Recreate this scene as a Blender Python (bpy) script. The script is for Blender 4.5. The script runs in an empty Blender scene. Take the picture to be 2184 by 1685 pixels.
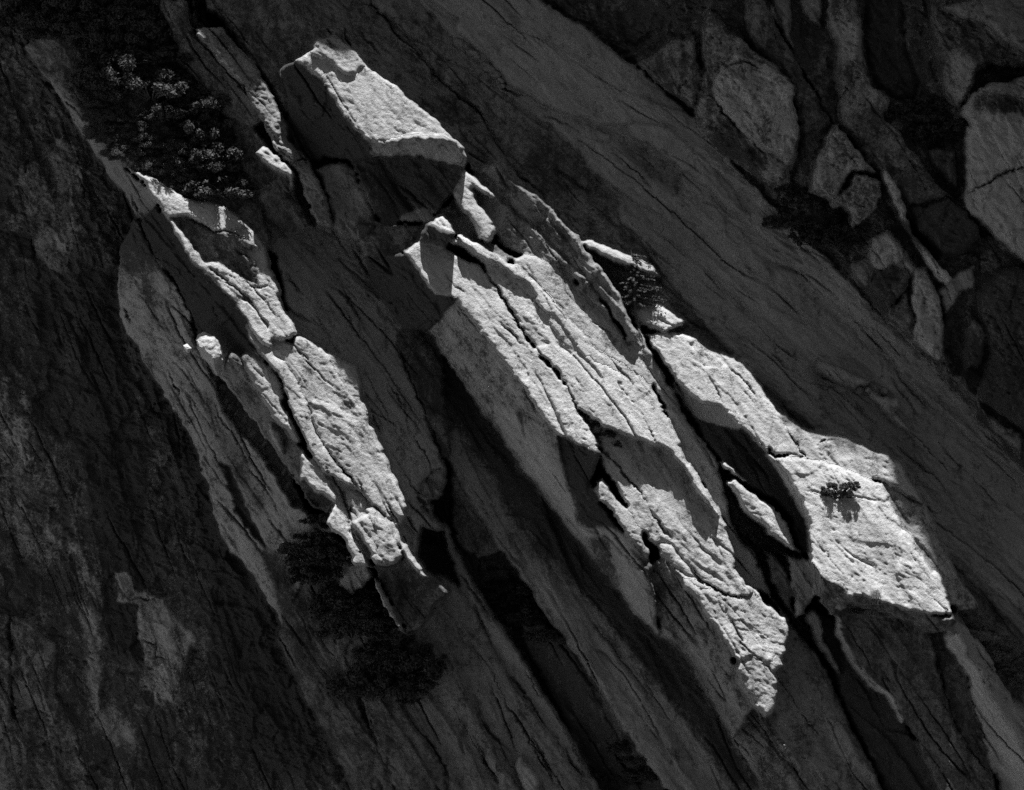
import bpy, bmesh, math, random
import numpy as np
from mathutils import Vector, noise as mnoise

# ------------------------------------------------------------------ camera, sky, sun, exposure
scene = bpy.context.scene
C = scene.collection
S = 80.0 / 2184.0            # metres per plan unit (2184 units across the wall = 80 m)
ZC = 150.0                   # height of the middle of the wall above the valley floor
CAM_D = 600.0

cam_d = bpy.data.cameras.new('camera'); cam = bpy.data.objects.new('camera', cam_d); C.objects.link(cam)
cam.location = (0, -CAM_D, ZC); cam.rotation_euler = (math.radians(90), 0, 0)
cam_d.sensor_width = 36.0; cam_d.lens = 36.0 * (CAM_D - 4.0) / 80.0
cam_d.clip_start = 1.0; cam_d.clip_end = 6000.0
scene.camera = cam

L = Vector((0.035, -0.196, 0.980)).normalized()      # towards the sun
KX, KD = L.x / L.z, -L.y / L.z
world = bpy.data.worlds.new('World'); scene.world = world; world.use_nodes = True
wn = world.node_tree; wn.nodes.clear()
sky = wn.nodes.new('ShaderNodeTexSky'); sky.sky_type = 'NISHITA'; sky.sun_disc = False; sky.dust_density = 3.0; sky.air_density = 1.0; sky.altitude = 1500.0
sky.sun_elevation = math.asin(L.z); sky.sun_rotation = math.atan2(L.x, L.y)
sep = wn.nodes.new('ShaderNodeSeparateColor')         # black-and-white film behind a red filter
bgn = wn.nodes.new('ShaderNodeBackground'); bgn.inputs['Strength'].default_value = 0.06
wo = wn.nodes.new('ShaderNodeOutputWorld')
wn.links.new(sky.outputs[0], sep.inputs[0]); wn.links.new(sep.outputs[0], bgn.inputs['Color']); wn.links.new(bgn.outputs[0], wo.inputs[0])
sun_d = bpy.data.lights.new('sun', 'SUN'); sun_d.energy = 5.0; sun_d.angle = math.radians(0.7); sun_d.color = (1, 1, 1)
sun = bpy.data.objects.new('sun', sun_d); C.objects.link(sun)
sun.rotation_euler = L.to_track_quat('Z', 'Y').to_euler(); sun.location = (0, -200, ZC + 300)
vs = scene.view_settings; vs.view_transform = 'Standard'; vs.look = 'None'; vs.gamma = 1.0; vs.use_curve_mapping = False
vs.exposure = 0.82
scene.cycles.use_denoising = False        # keep the fine grain of the film
scene.cycles.max_bounces = 5; scene.cycles.diffuse_bounces = 3; scene.cycles.caustics_reflective = False; scene.cycles.caustics_refractive = False

# ------------------------------------------------------------------ helpers
rng = np.random.default_rng(7); random.seed(7)

def G(c, r, *pts):           # plan points written as tile column, tile row, points inside the tile (thirds of a unit)
    return [(c * 728.0 + x / 3.0, r * 561.67 + y / 3.0) for x, y in pts]

def perlin(x, y, seed=0):
    xi = np.floor(x).astype(np.int64); yi = np.floor(y).astype(np.int64)
    xf = x - xi; yf = y - yi
    x0, y0 = int(xi.min()), int(yi.min()); nx = int(xi.max()) - x0 + 2; ny = int(yi.max()) - y0 + 2
    ix = np.arange(x0, x0 + nx)[None, :]; iy = np.arange(y0, y0 + ny)[:, None]
    h = (ix * 374761393 + iy * 668265263 + seed * 974634777) & 0xffffffff
    h = ((h ^ (h >> 13)) * 1274126177) & 0xffffffff
    h = h ^ (h >> 16)
    a = (h & 0xffff) * (2 * math.pi / 65536.0)
    ct, st = np.cos(a).ravel(), np.sin(a).ravel(); b0 = (yi - y0) * nx + (xi - x0)
    def grad(k): return ct[k], st[k]
    u = xf * xf * xf * (xf * (xf * 6 - 15) + 10); v = yf * yf * yf * (yf * (yf * 6 - 15) + 10)
    g = grad(b0); n00 = g[0] * xf + g[1] * yf
    g = grad(b0 + 1); n10 = g[0] * (xf - 1) + g[1] * yf
    g = grad(b0 + nx); n01 = g[0] * xf + g[1] * (yf - 1)
    g = grad(b0 + nx + 1); n11 = g[0] * (xf - 1) + g[1] * (yf - 1)
    return ((n00 * (1 - u) + n10 * u) * (1 - v) + (n01 * (1 - u) + n11 * u) * v) * 1.4

def chips(x, y, seed):
    """broken faces: every cell of a jittered mosaic is a small plane with its own tilt"""
    r = np.random.default_rng(seed); x = x.astype(np.float32); y = y.astype(np.float32)
    x = x - x.min() + 1; y = y - y.min() + 1
    nx, ny = int(x.max()) + 3, int(y.max()) + 3
    fx = (np.arange(nx)[None, :] + r.random((ny, nx))).astype(np.float32).ravel(); fy = (np.arange(ny)[:, None] + r.random((ny, nx))).astype(np.float32).ravel()
    a = r.random(nx * ny) * 6.2832; ca_, sa_ = np.cos(a).astype(np.float32), np.sin(a).astype(np.float32); of = (r.random(nx * ny) - .5).astype(np.float32)
    base = y.astype(np.int32) * nx + x.astype(np.int32)
    best = np.full(x.shape, 1e9, np.float32); win = np.zeros(x.shape, np.int32)
    for oy in (-1, 0, 1):
        for ox in (-1, 0, 1):
            k = base + (oy * nx + ox); dd = (x - fx[k]) ** 2 + (y - fy[k]) ** 2
            m = dd < best; best[m] = dd[m]; win[m] = k[m]
    return (ca_[win] * (x - fx[win]) + sa_[win] * (y - fy[win]) + of[win]).astype(np.float64)

def gauss(a, sig):
    r = int(max(1, math.ceil(sig * 2.5))); k = np.exp(-0.5 * (np.arange(-r, r + 1) / sig) ** 2); k /= k.sum()
    p = np.pad(a, ((r, r), (0, 0)), mode='edge'); out = np.zeros_like(a)
    for i, w in enumerate(k): out += w * p[i:i + a.shape[0]]
    p = np.pad(out, ((0, 0), (r, r)), mode='edge'); out = np.zeros_like(a)
    for i, w in enumerate(k): out += w * p[:, i:i + a.shape[1]]
    return out

# ------------------------------------------------------------------ plan grid of the wall
STEP = 2.15
MX, MY = 130, 120
gx = np.arange(-MX, 2184 + MX, STEP); gy = np.arange(-MY, 1685 + MY, STEP)
NX, NY = len(gx), len(gy)
PX, PY = np.meshgrid(gx, gy)
xm, ym = PX * S, PY * S
def warp(k):
    return (3.0 * perlin(xm / 2.6, ym / 2.6, k) + 2.0 * perlin(xm / 0.9, ym / 0.9, k + 1) + 1.6 * perlin(xm / 0.35, ym / 0.35, k + 2)
            + 3.2 * chips((xm + ym * .4) / 1.7, (ym - xm * .4) / 1.1, k + 3) + 2.4 * chips(xm / .7, ym / .55, k + 4))
WX = PX + warp(1); WY = PY + warp(11)

H = np.zeros((NY, NX)); FID = np.zeros((NY, NX), np.int32)
ROUGH = np.ones((NY, NX)); TONE = np.full((NY, NX), .3); LICH = np.full((NY, NX), .4)
FAC = []; FIX = {}

def bbox(poly, m=8):
    xs = [p[0] for p in poly]; ys = [p[1] for p in poly]
    i0 = max(0, int((min(xs) - m + MX) / STEP)); i1 = min(NX, int((max(xs) + m + MX) / STEP) + 2)
    j0 = max(0, int((min(ys) - m + MY) / STEP)); j1 = min(NY, int((max(ys) + m + MY) / STEP) + 2)
    return slice(j0, j1), slice(i0, i1)

def inside(poly, X, Y):
    ins = np.zeros(X.shape, bool); n = len(poly)
    for k in range(n):
        (x1, y1), (x2, y2) = poly[k], poly[(k + 1) % n]
        if y1 == y2: continue
        c = ((y1 > Y) != (y2 > Y)) & (X < (x2 - x1) * (Y - y1) / (y2 - y1) + x1)
        ins ^= c
    return ins

def seg_dist(poly, X, Y, closed=True):
    d = np.full(X.shape, 1e9); n = len(poly)
    for k in range(n if closed else n - 1):
        (x1, y1), (x2, y2) = poly[k], poly[(k + 1) % n]
        dx, dy = x2 - x1, y2 - y1; l2 = dx * dx + dy * dy + 1e-9
        t = np.clip(((X - x1) * dx + (Y - y1) * dy) / l2, 0, 1)
        d = np.minimum(d, (X - x1 - t * dx) ** 2 + (Y - y1 - t * dy) ** 2)
    return np.sqrt(d)

def U(m): return (-.78 * m, .62 * m)      # face that leans back to the upper right
def D(m): return (.78 * m, -.62 * m)      # flank that turns to the lower left

PLANE = {}
def depth(name, p):
    a, d, g = PLANE[name]
    return d + (g[0] * (p[0] - a[0]) + g[1] * (p[1] - a[1])) * S

def facet(name, thing, part, poly, anchor, d, grad, tone=.34, lich=.35, rough=1.0, bev=(7, .14), curve=None):
    """one face of rock: outline on the wall plan, distance out of the wall at the anchor and slope"""
    if name.startswith('r_'): d = 3 + (d - 3) * 1.7
    a = anchor; PLANE[name] = (a, d, grad)
    sl = bbox(poly); X, Y = WX[sl], WY[sl]
    m = inside(poly, X, Y)
    h = d + (grad[0] * (PX[sl] - a[0]) + grad[1] * (PY[sl] - a[1])) * S
    if bev or curve:
        q = seg_dist(poly, X, Y)
        if bev: h = h - bev[1] * np.clip(1 - q / bev[0], 0, 1) ** 2
        if curve: h = h - curve[1] * np.clip(1 - q / curve[0], 0, 1) ** 2
    H[sl] = np.where(m, h, H[sl])
    FIX[name] = len(FAC); FAC.append((name, thing, part))
    FID[sl] = np.where(m, FIX[name], FID[sl])
    rough = rough * (1.35 if name.startswith('r_') else 1.0)
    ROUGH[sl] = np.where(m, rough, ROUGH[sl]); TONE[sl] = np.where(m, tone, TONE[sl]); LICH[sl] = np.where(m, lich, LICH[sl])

ALL = [(-500, -500), (2700, -500), (2700, 2200), (-500, 2200)]
# ------------------------------------------------------------------ back wall, left
facet('wall', 'cliff_wall', None, ALL, (200, 900), -5.0, (.03, -.05), .32, .72, 1.7, None)
facet('wall2', 'wall_panel_a', None, G(0, 2, (-500, 480), (150, 620), (230, 720), (310, 780), (330, 860), (300, 1100), (420, 1300), (560, 1750), (-500, 1750)), G(0, 2, (300, 800))[0], -5.0, (.05, -.06), .24, .55, 1.4)
facet('scar', 'wall_scar', None, G(0, 2, (700, 310), (790, 300), (825, 420), (1000, 480), (1110, 600), (1200, 690), (1225, 740), (1160, 900), (1130, 1190), (980, 1080), (970, 960), (880, 870), (850, 740), (840, 520), (700, 495)), G(0, 2, (950, 700))[0], -5.0, (.1, .04), .38, .38, 1.2)
facet('panel', 'wall_panel_c', None, G(0, 1, (60, -640), (130, -280), (170, -50), (350, 80), (520, -300), (480, -700), (380, -860)), G(0, 1, (250, -300))[0], -4.3, (.05, -.05), .27, .55, 1.4)
# ------------------------------------------------------------------ great shaded slab, centre and right
facet('slab0', 'lower_sheet', None, [(330, -500), (1400, -500), (1483, 247), (1916, 702), (2400, 1200), (2400, 1700), (1900, 1500), (600, 520)], (1400, 500), .6, (-.03, -.10), .25, .42, 1.0, None)
facet('slab1', 'middle_sheet', None, G(1, 0, (140, -300), (200, 20), (380, 240), (520, 360), (620, 490), (760, 620), (870, 710), (930, 800), (1000, 900), (1100, 1080), (1270, 1220), (1400, 1400), (2300, 3000), (4700, 4600), (5000, 4000), (3000, 900), (900, -300)), (1400, 500), .95, (-.03, -.10), .24, .45, 1.0)
facet('slab1b', 'smooth_sheet', None, G(1, 0, (330, -300), (540, 60), (720, 240), (900, 420), (1020, 560), (1150, 690), (1330, 800), (1490, 950), (1610, 1110), (1750, 1240), (1790, 1400), (1900, 1530), (2000, 1660), (2380, 2150), (2900, 2640), (3400, 3030), (4600, 4300), (5000, 4000), (3000, 900), (900, -300)), (1400, 500), 1.35, (-.03, -.10), .31, .26, .85)
facet('slab2', 'upper_sheet', None, G(1, 0, (500, -300), (560, -20), (640, 50), (760, 110), (720, 190), (780, 240), (860, 290), (1040, 500), (1230, 640), (1420, 720), (1560, 745), (1650, 800), (1830, 790), (1850, 860), (2000, 930), (2184, 1090), (2320, 1180), (2490, 1330), (2600, 1430), (2850, 1640), (3030, 1815), (3180, 1970), (3350, 2090), (3430, 2180), (3520, 2300), (3700, 2500), (4000, 2780), (4370, 3050), (4900, 3500), (4900, 3000), (3000, 900), (900, -300)), (1400, 500), 2.2, (-.03, -.10), .31, .22, .8)
facet('slab3', 'top_sheet', None, G(1, 0, (700, -300), (900, 130), (1230, 230), (1500, 360), (1770, 570), (2050, 720), (2184, 800), (2400, 960), (2700, 1260), (3050, 1650), (3300, 1870), (3600, 2120), (4370, 2900), (4900, 3300), (4900, 2900), (3000, 900), (1300, -300)), (1400, 500), 2.5, (-.03, -.10), .26, .25, .6)
facet('ledge', 'slab_ledge', None, G(1, 0, (1830, 790), (2020, 790), (2060, 820), (2030, 780), (2130, 830), (2184, 900), (2330, 1020), (2500, 1200), (2620, 1400), (2490, 1330), (2320, 1180), (2184, 1090), (2000, 930), (1860, 860)), (1400, 500), 2.75, (-.03, -.10), .28, .2, .4)
facet('wedge1', 'wedged_block', None, G(2, 1, (845, 645), (870, 620), (960, 650), (1200, 745), (1212, 770), (1110, 800), (1010, 775), (930, 730), (850, 685)), G(2, 1, (1000, 700))[0], 1.5, (0, .1), .3, .2, .5, (10, .4))
facet('wedge2', 'broken_flake', None, G(2, 1, (1175, 790), (1300, 860), (1400, 870), (1410, 925), (1380, 960), (1500, 1120), (1390, 1050), (1250, 900)), G(2, 1, (1300, 880))[0], 1.0, (0, .05), .32, .2, .5, (8, .3))
# ------------------------------------------------------------------ right buttress of blocks
facet('right0', 'right_wall', None, [(1120, -500), (1155, 0), (1260, 65), (1355, 137), (1430, 205), (1483, 247), (1569, 353), (1640, 425), (1760, 545), (1916, 702), (2050, 840), (2184, 1000), (2500, 1300), (2800, -500)], (1800, 300), 2.5, (.06, -.06), .28, .7, 2.2, (18, 1.2))
facet('r_a', 'bulge_block', 'rim', G(2, 0, (160, 40), (230, 130), (300, 210), (390, 250), (470, 330), (600, 420), (660, 490), (710, 570), (720, 700), (760, 870), (740, 1060), (690, 1090), (690, 1170), (560, 1190), (430, 1100), (300, 1010), (160, 900), (80, 800), (75, 700), (90, 560), (80, 490), (110, 440), (110, 200), (130, 80)), G(2, 0, (400, 700))[0], 4.2, (.15, -.1), .32, .55, 1.65, (20, 1.5))
facet('r_a2', 'bulge_block', 'face', G(2, 0, (170, 580), (230, 450), (270, 400), (340, 350), (450, 390), (560, 430), (640, 490), (700, 560), (710, 640), (740, 760), (720, 1050), (640, 1050), (520, 980), (400, 880), (300, 780), (230, 680)), G(2, 0, (400, 700))[0], 4.6, (.12, -.16), .42, .42, 1.35, (14, 0.8))
facet('r_b', 'leaning_slab', None, G(2, 0, (350, -200), (440, -200), (560, 90), (620, 200), (700, 340), (780, 480), (850, 590), (880, 680), (960, 780), (900, 900), (850, 1060), (800, 1220), (700, 1120), (765, 870), (725, 700), (700, 560), (620, 440), (480, 330), (400, 200)), G(2, 0, (700, 500))[0], 3.8, (-.05, -.15), .22, .55, 1.50, (13, 1.0))
facet('r_h', 'hanging_flake', None, G(2, 0, (560, -200), (700, -200), (700, 60), (690, 200), (720, 320), (640, 220), (560, 90)), G(2, 0, (640, 50))[0], 3.5, (0, -.1), .28, .35, .8, (10, .3))
facet('r_i', 'narrow_flake', None, G(2, 0, (740, -200), (890, -200), (890, 60), (900, 180), (830, 140), (760, 70)), G(2, 0, (820, 20))[0], 3.9, (.1, -.1), .26, .45, .8, (10, .3))
facet('r_c', 'column', None, G(2, 0, (920, -200), (1110, -200), (1110, 0), (1150, 130), (1150, 280), (1180, 440), (1200, 540), (1330, 640), (1290, 760), (1400, 860), (1500, 1000), (1580, 1100), (1700, 1230), (1780, 1320), (1890, 1420), (1900, 1520), (1760, 1640), (1640, 1685), (1500, 1500), (1440, 1400), (1260, 1140), (1130, 950), (1000, 800), (990, 620), (960, 500), (980, 300), (930, 170)), G(2, 0, (1150, 600))[0], 4.1, (.12, -.12), .30, .5, 1.50, (16, 1.4))
facet('r_e', 'crag', None, G(2, 0, (1590, -200), (1850, -200), (2500, -200), (2500, 480), (1950, 420), (1870, 480), (1840, 600), (1780, 700), (1720, 690), (1640, 480), (1580, 270)), G(2, 0, (1800, 300))[0], 5.0, (.2, -.2), .2, .6, 1.65, (14, 1.2))
facet('r_e2', 'crag', 'top', G(2, 0, (1640, 70), (1700, 90), (1780, 130), (1850, 140), (1930, 185), (2000, 250), (2120, 320), (2500, 420), (2500, -200), (1850, -200), (1840, 20), (1700, 60)), G(2, 0, (1900, 150))[0], 6.6, (-.1, .3), .22, .3, 1.7, (6, .2))
facet('r_f', 'pale_block', 'face', G(2, 0, (1850, 590), (1950, 540), (2184, 560), (2500, 600), (2500, 2000), (2184, 1680), (2060, 1570), (1900, 1430), (1800, 1350), (1790, 1240), (1800, 1170), (1810, 900), (1820, 800), (1780, 720)), G(2, 0, (2000, 1000))[0], 5.0, (.1, -.14), .38, .12, 0.90, (12, 1.1))
facet('r_f2', 'pale_block', 'top', G(2, 0, (1850, 585), (1890, 570), (1950, 535), (2080, 545), (2130, 505), (2184, 495), (2500, 480), (2500, 680), (2184, 660), (2060, 620), (1950, 610)), G(2, 0, (2050, 600))[0], 6.6, (-.05, .5), .26, .2, 2.2, (6, .3))
facet('r_f3', 'lower_pale_block', None, G(2, 0, (1795, 1240), (1900, 1200), (2050, 1120), (2184, 1060), (2500, 950), (2500, 2000), (2184, 1680), (2060, 1570), (1900, 1430), (1800, 1350)), G(2, 0, (2000, 1300))[0], 5.0, (.12, -.12), .36, .14, 0.90, (16, 0.8))
facet('r_j', 'small_block', None, G(2, 0, (1575, 970), (1640, 955), (1745, 970), (1750, 1100), (1740, 1220), (1660, 1130), (1590, 1040)), G(2, 0, (1650, 1050))[0], 4.5, (.2, -.1), .14, .6, 1.20, (9, 0.8))
facet('r_g', 'triangle_block', None, G(2, 0, (980, 800), (1060, 900), (1130, 960), (1200, 1060), (1250, 1130), (1160, 1100), (1080, 1110), (1020, 1200), (960, 1290), (800, 1230), (830, 1090), (880, 950), (920, 860)), G(2, 0, (950, 1050))[0], 4.9, (.15, -.15), .34, .5, 1.50, (13, 1.1))
facet('r_k', 'knobbly_block', None, G(2, 0, (1100, 1110), (1170, 1110), (1260, 1160), (1270, 1250), (1240, 1330), (1170, 1400), (1080, 1470), (1050, 1300), (960, 1340), (940, 1290), (1060, 1180)), G(2, 0, (1150, 1250))[0], 4.8, (.1, -.15), .34, .5, 2.40, (12, 1.0))
facet('r_l', 'thin_rib', None, G(2, 0, (1280, 1100), (1310, 1110), (1350, 1170), (1400, 1270), (1440, 1350), (1430, 1400), (1480, 1500), (1560, 1600), (1640, 1685), (1800, 1900), (1640, 1800), (1530, 1640), (1440, 1500), (1380, 1380), (1310, 1240), (1265, 1150)), G(2, 0, (1400, 1380))[0], 5.0, (.2, -.15), .40, .3, 1.20, (9, 0.7))
facet('r_m', 'rounded_boulder', None, G(2, 0, (1180, 1720), (1190, 1560), (1240, 1490), (1310, 1460), (1370, 1520), (1440, 1600), (1520, 1720), (1460, 1800), (1250, 1800)), G(2, 0, (1330, 1620))[0], 3.7, (.1, -.05), .40, .3, .9, (16, 1.2))
facet('r_n', 'pale_pillar', None, G(2, 1, (1485, 30), (1560, 10), (1600, 100), (1640, 170), (1655, 330), (1680, 400), (1680, 640), (1580, 580), (1480, 490), (1465, 160)), G(2, 1, (1560, 300))[0], 3.7, (-.15, -.1), .44, .3, 1.35, (10, 1.0))
facet('r_o', 'grey_panel', None, G(2, 1, (1650, 170), (1760, 60), (1870, 0), (1880, 140), (1800, 170), (1760, 220), (1700, 330), (1660, 330)), G(2, 1, (1760, 130))[0], 3.3, (-.1, -.1), .34, .12, .4, (6, .3))
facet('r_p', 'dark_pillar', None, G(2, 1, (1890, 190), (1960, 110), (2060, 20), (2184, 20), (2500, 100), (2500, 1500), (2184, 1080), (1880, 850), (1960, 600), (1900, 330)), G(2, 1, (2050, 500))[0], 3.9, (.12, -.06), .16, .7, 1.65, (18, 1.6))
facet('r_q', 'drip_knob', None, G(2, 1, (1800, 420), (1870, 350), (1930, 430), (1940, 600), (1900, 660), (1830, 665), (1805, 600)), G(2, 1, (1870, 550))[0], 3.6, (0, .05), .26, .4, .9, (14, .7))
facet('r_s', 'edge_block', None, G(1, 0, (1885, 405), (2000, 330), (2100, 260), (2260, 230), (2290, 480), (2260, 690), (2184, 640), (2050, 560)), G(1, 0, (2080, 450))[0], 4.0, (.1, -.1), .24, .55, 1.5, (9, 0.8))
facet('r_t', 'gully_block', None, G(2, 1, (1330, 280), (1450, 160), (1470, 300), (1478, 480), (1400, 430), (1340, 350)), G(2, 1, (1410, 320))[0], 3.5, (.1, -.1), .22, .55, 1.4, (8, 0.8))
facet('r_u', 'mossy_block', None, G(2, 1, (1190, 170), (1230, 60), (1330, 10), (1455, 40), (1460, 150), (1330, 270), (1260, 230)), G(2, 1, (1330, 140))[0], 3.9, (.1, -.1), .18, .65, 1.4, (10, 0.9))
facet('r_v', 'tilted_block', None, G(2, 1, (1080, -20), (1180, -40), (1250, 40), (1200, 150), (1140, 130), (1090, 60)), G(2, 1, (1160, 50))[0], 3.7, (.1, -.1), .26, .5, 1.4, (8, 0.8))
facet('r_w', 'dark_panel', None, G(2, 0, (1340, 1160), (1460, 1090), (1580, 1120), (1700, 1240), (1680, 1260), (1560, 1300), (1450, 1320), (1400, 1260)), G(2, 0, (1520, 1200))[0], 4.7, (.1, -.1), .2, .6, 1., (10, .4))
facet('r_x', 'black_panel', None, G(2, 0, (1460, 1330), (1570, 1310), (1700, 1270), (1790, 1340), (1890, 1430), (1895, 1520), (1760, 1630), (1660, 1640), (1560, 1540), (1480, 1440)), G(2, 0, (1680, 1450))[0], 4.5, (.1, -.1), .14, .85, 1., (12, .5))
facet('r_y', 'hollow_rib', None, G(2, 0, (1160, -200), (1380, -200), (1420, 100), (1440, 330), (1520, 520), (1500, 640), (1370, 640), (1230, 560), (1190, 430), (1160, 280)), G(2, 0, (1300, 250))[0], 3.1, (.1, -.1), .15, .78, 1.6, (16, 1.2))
facet('r_z', 'wall_foot', None, G(2, 1, (1700, 680), (1790, 720), (1870, 830), (1960, 960), (2100, 1060), (2184, 1080), (2184, 1260), (2000, 1060), (1840, 840)), G(2, 1, (1950, 960))[0], 3.1, (.1, -.1), .24, .5, 1.3, (8, 0.8))
# ------------------------------------------------------------------ left rib: bush shelf, crest slabs, flanks
facet('shelf', 'bush_shelf', 'top', G(0, 0, (150, 290), (240, 225), (340, 240), (420, -300), (1060, -300), (1040, 0), (1140, 300), (1300, 560), (1480, 820), (1560, 1050), (1720, 1400), (1850, 1540), (1900, 1750), (1700, 1600), (1460, 1340), (1220, 1290), (1040, 1180), (800, 1070), (650, 900), (510, 740), (400, 560), (240, 430)), G(0, 0, (700, 800))[0], 5.9, U(.22), .22, .5, 1.0)
facet('shelf_f', 'bush_shelf', 'flank', G(0, 0, (150, 290), (240, 430), (400, 560), (510, 740), (650, 900), (800, 1070), (920, 1180), (1010, 1310), (1060, 1500), (1010, 1690), (980, 1600), (900, 1430), (800, 1270), (680, 1110), (590, 950), (480, 810), (400, 680), (350, 570), (240, 430)), G(0, 0, (650, 900))[0], 6.1, D(1.1), .27, .3, .7)
facet('ap', 'pale_flank', None, G(0, 1, (860, -300), (800, -190), (755, -80), (735, 60), (733, 200), (745, 350), (800, 450), (880, 570), (960, 720), (1040, 850), (1110, 960), (1180, 1090), (1250, 1230), (1270, 1340), (1305, 1390), (1330, 1520), (1340, 1600), (1370, 1685), (1400, 1765), (1450, 1855), (1510, 1895), (1560, 1975), (1640, 2075), (1700, 2185), (1750, 2265), (1785, 2345), (2100, 2300), (2400, 2000), (2100, 1700), (1930, 1560), (1850, 1300), (1700, 1000), (1420, 560), (1190, 0), (1000, -250), (900, -260)), G(0, 1, (1000, 500))[0], 2.2, D(.7), .37, .36, .9, (9, .3))
facet('ap_slit', 'pale_flank', 'groove', G(0, 1, (1400, 1270), (1450, 1300), (1530, 1480), (1620, 1685), (1690, 1830), (1610, 1760), (1500, 1560), (1420, 1360)), G(0, 1, (1520, 1500))[0], -.6, D(.5), .12, .8, .8)
facet('aq', 'lower_left_slab', None, G(0, 2, (1785, 660), (1750, 740), (1800, 850), (1870, 1000), (1950, 1150), (2100, 1400), (2260, 1760), (2260, 2100), (3000, 2100), (2900, 1300), (2600, 700), (2184, 400), (2000, 200), (1940, 330)), G(0, 2, (2000, 900))[0], -1.2, D(.3), .18, .55, .9, (12, .5))
facet('aq2', 'dark_strip_slab', None, G(1, 2, (0, 830), (80, 950), (110, 1130), (200, 1350), (330, 1685), (430, 2000), (760, 2000), (700, 1685), (650, 1540), (520, 1360), (400, 1180), (300, 900), (100, 700)), G(1, 2, (300, 1300))[0], -.7, D(.18), .18, .5, .9, (9, .4))
# gully floor between the ribs
facet('s0', 'gully_slab', None, G(1, 2, (380, 690), (450, 500), (600, 300), (740, 380), (830, 520), (900, 640), (1000, 850), (1090, 980), (1200, 1130), (1340, 1350), (1440, 1500), (1600, 1685), (1800, 2000), (700, 2000), (650, 1540), (520, 1360), (400, 1180)), G(1, 2, (900, 1000))[0], -.6, (.05, -.02), .22, .38, .8, (9, .4))
facet('s1', 'streaky_slab', None, G(1, 2, (760, 420), (830, 520), (900, 640), (1000, 850), (1090, 980), (1200, 1130), (1340, 1350), (1440, 1500), (1600, 1685), (1800, 2000), (2000, 2000), (1640, 1685), (1500, 1400), (1390, 1230), (1250, 1000), (1100, 760), (960, 560), (820, 330), (740, 150), (670, -20), (620, -20), (700, 260)), G(1, 2, (1000, 700))[0], -1.0, (.1, -.05), .26, .22, .5, (7, .3))
facet('s2', 'foot_boulder', None, G(1, 2, (930, 1440), (960, 1430), (1000, 1510), (1080, 1620), (1160, 1750), (1050, 1750), (980, 1600), (920, 1500)), G(1, 2, (1000, 1550))[0], .4, (.1, 0), .24, .3, .8, (9, .6))
facet('s3', 'foot_pale_boulder', None, G(1, 2, (1110, 1560), (1150, 1480), (1210, 1560), (1260, 1640), (1290, 1760), (1200, 1760), (1130, 1640)), G(1, 2, (1200, 1600))[0], .5, (.1, 0), .3, .15, .6, (10, .7))
facet('g0', 'shaded_floor', None, G(1, 1, (-600, -700), (380, -400), (400, 0), (560, 430), (720, 640), (700, 1000), (640, 1240), (680, 1350), (640, 1490), (560, 1540), (650, 1720), (600, 1720), (520, 1690), (470, 1900), (600, 2020), (400, 1990), (100, 1600), (-100, 1200), (-300, 500)), G(1, 1, (300, 700))[0], 3.0, U(.15), .28, .3, .75, (8, .35))
facet('g0b', 'floor_strip', None, G(1, 1, (400, 300), (560, 430), (720, 640), (860, 1000), (690, 1290), (640, 1240), (560, 1030), (460, 780), (350, 530)), G(1, 1, (560, 800))[0], 2.5, U(.2), .18, .6, .9)
facet('g0c', 'end_block', None, G(1, 1, (480, 1460), (590, 1320), (640, 1310), (680, 1350), (640, 1490), (560, 1500)), G(1, 1, (600, 1400))[0], 3.2, (.2, .1), .24, .35, .8, (9, .5))
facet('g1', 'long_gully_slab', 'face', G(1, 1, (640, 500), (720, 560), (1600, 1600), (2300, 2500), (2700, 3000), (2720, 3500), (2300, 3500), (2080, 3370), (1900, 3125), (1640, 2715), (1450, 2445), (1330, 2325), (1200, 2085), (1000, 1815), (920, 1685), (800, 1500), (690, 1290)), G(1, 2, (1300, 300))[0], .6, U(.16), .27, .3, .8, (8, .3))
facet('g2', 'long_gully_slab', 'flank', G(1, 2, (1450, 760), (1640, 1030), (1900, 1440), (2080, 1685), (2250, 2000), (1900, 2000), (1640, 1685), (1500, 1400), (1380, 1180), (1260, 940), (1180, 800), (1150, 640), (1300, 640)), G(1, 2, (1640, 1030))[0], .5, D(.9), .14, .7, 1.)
facet('cleft', 'cleft_pillar', None, G(1, 1, (690, 1290), (800, 1500), (920, 1685), (1020, 1840), (880, 1900), (760, 1830), (700, 1700), (700, 1500)), G(1, 1, (800, 1600))[0], -.4, D(.9), .2, .5, .9)
# upper left pieces beside the lit block
facet('u2', 'flake_left', None, G(0, 0, (1080, -300), (1080, 0), (1190, 0), (1240, 190), (1300, 260), (1460, 470), (1580, 580), (1610, 660), (1690, 780), (1640, 830), (1740, 960), (1850, 1060), (1890, 1120), (1880, 1230), (2010, 1450), (1830, 1520), (1700, 1400), (1540, 1050), (1480, 820), (1300, 560), (1140, 420), (1140, 300), (1020, 60), (1020, -300)), G(0, 0, (1580, 580))[0], 7.2, D(.5), .2, .55, 1.2, (6, .3))
facet('u3', 'rough_strip', None, G(0, 0, (1210, -300), (1250, 180), (1420, 170), (1570, 350), (1640, 440), (1720, 570), (1830, 760), (1900, 900), (1980, 1020), (2060, 1200), (2160, 1450), (2040, 1450), (1890, 1100), (1740, 940), (1690, 780), (1610, 660), (1570, 570), (1450, 470), (1300, 260), (1240, 180), (1180, -300)), G(0, 0, (1650, 560))[0], 7.0, U(.35), .26, .4, 2.0)
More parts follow.
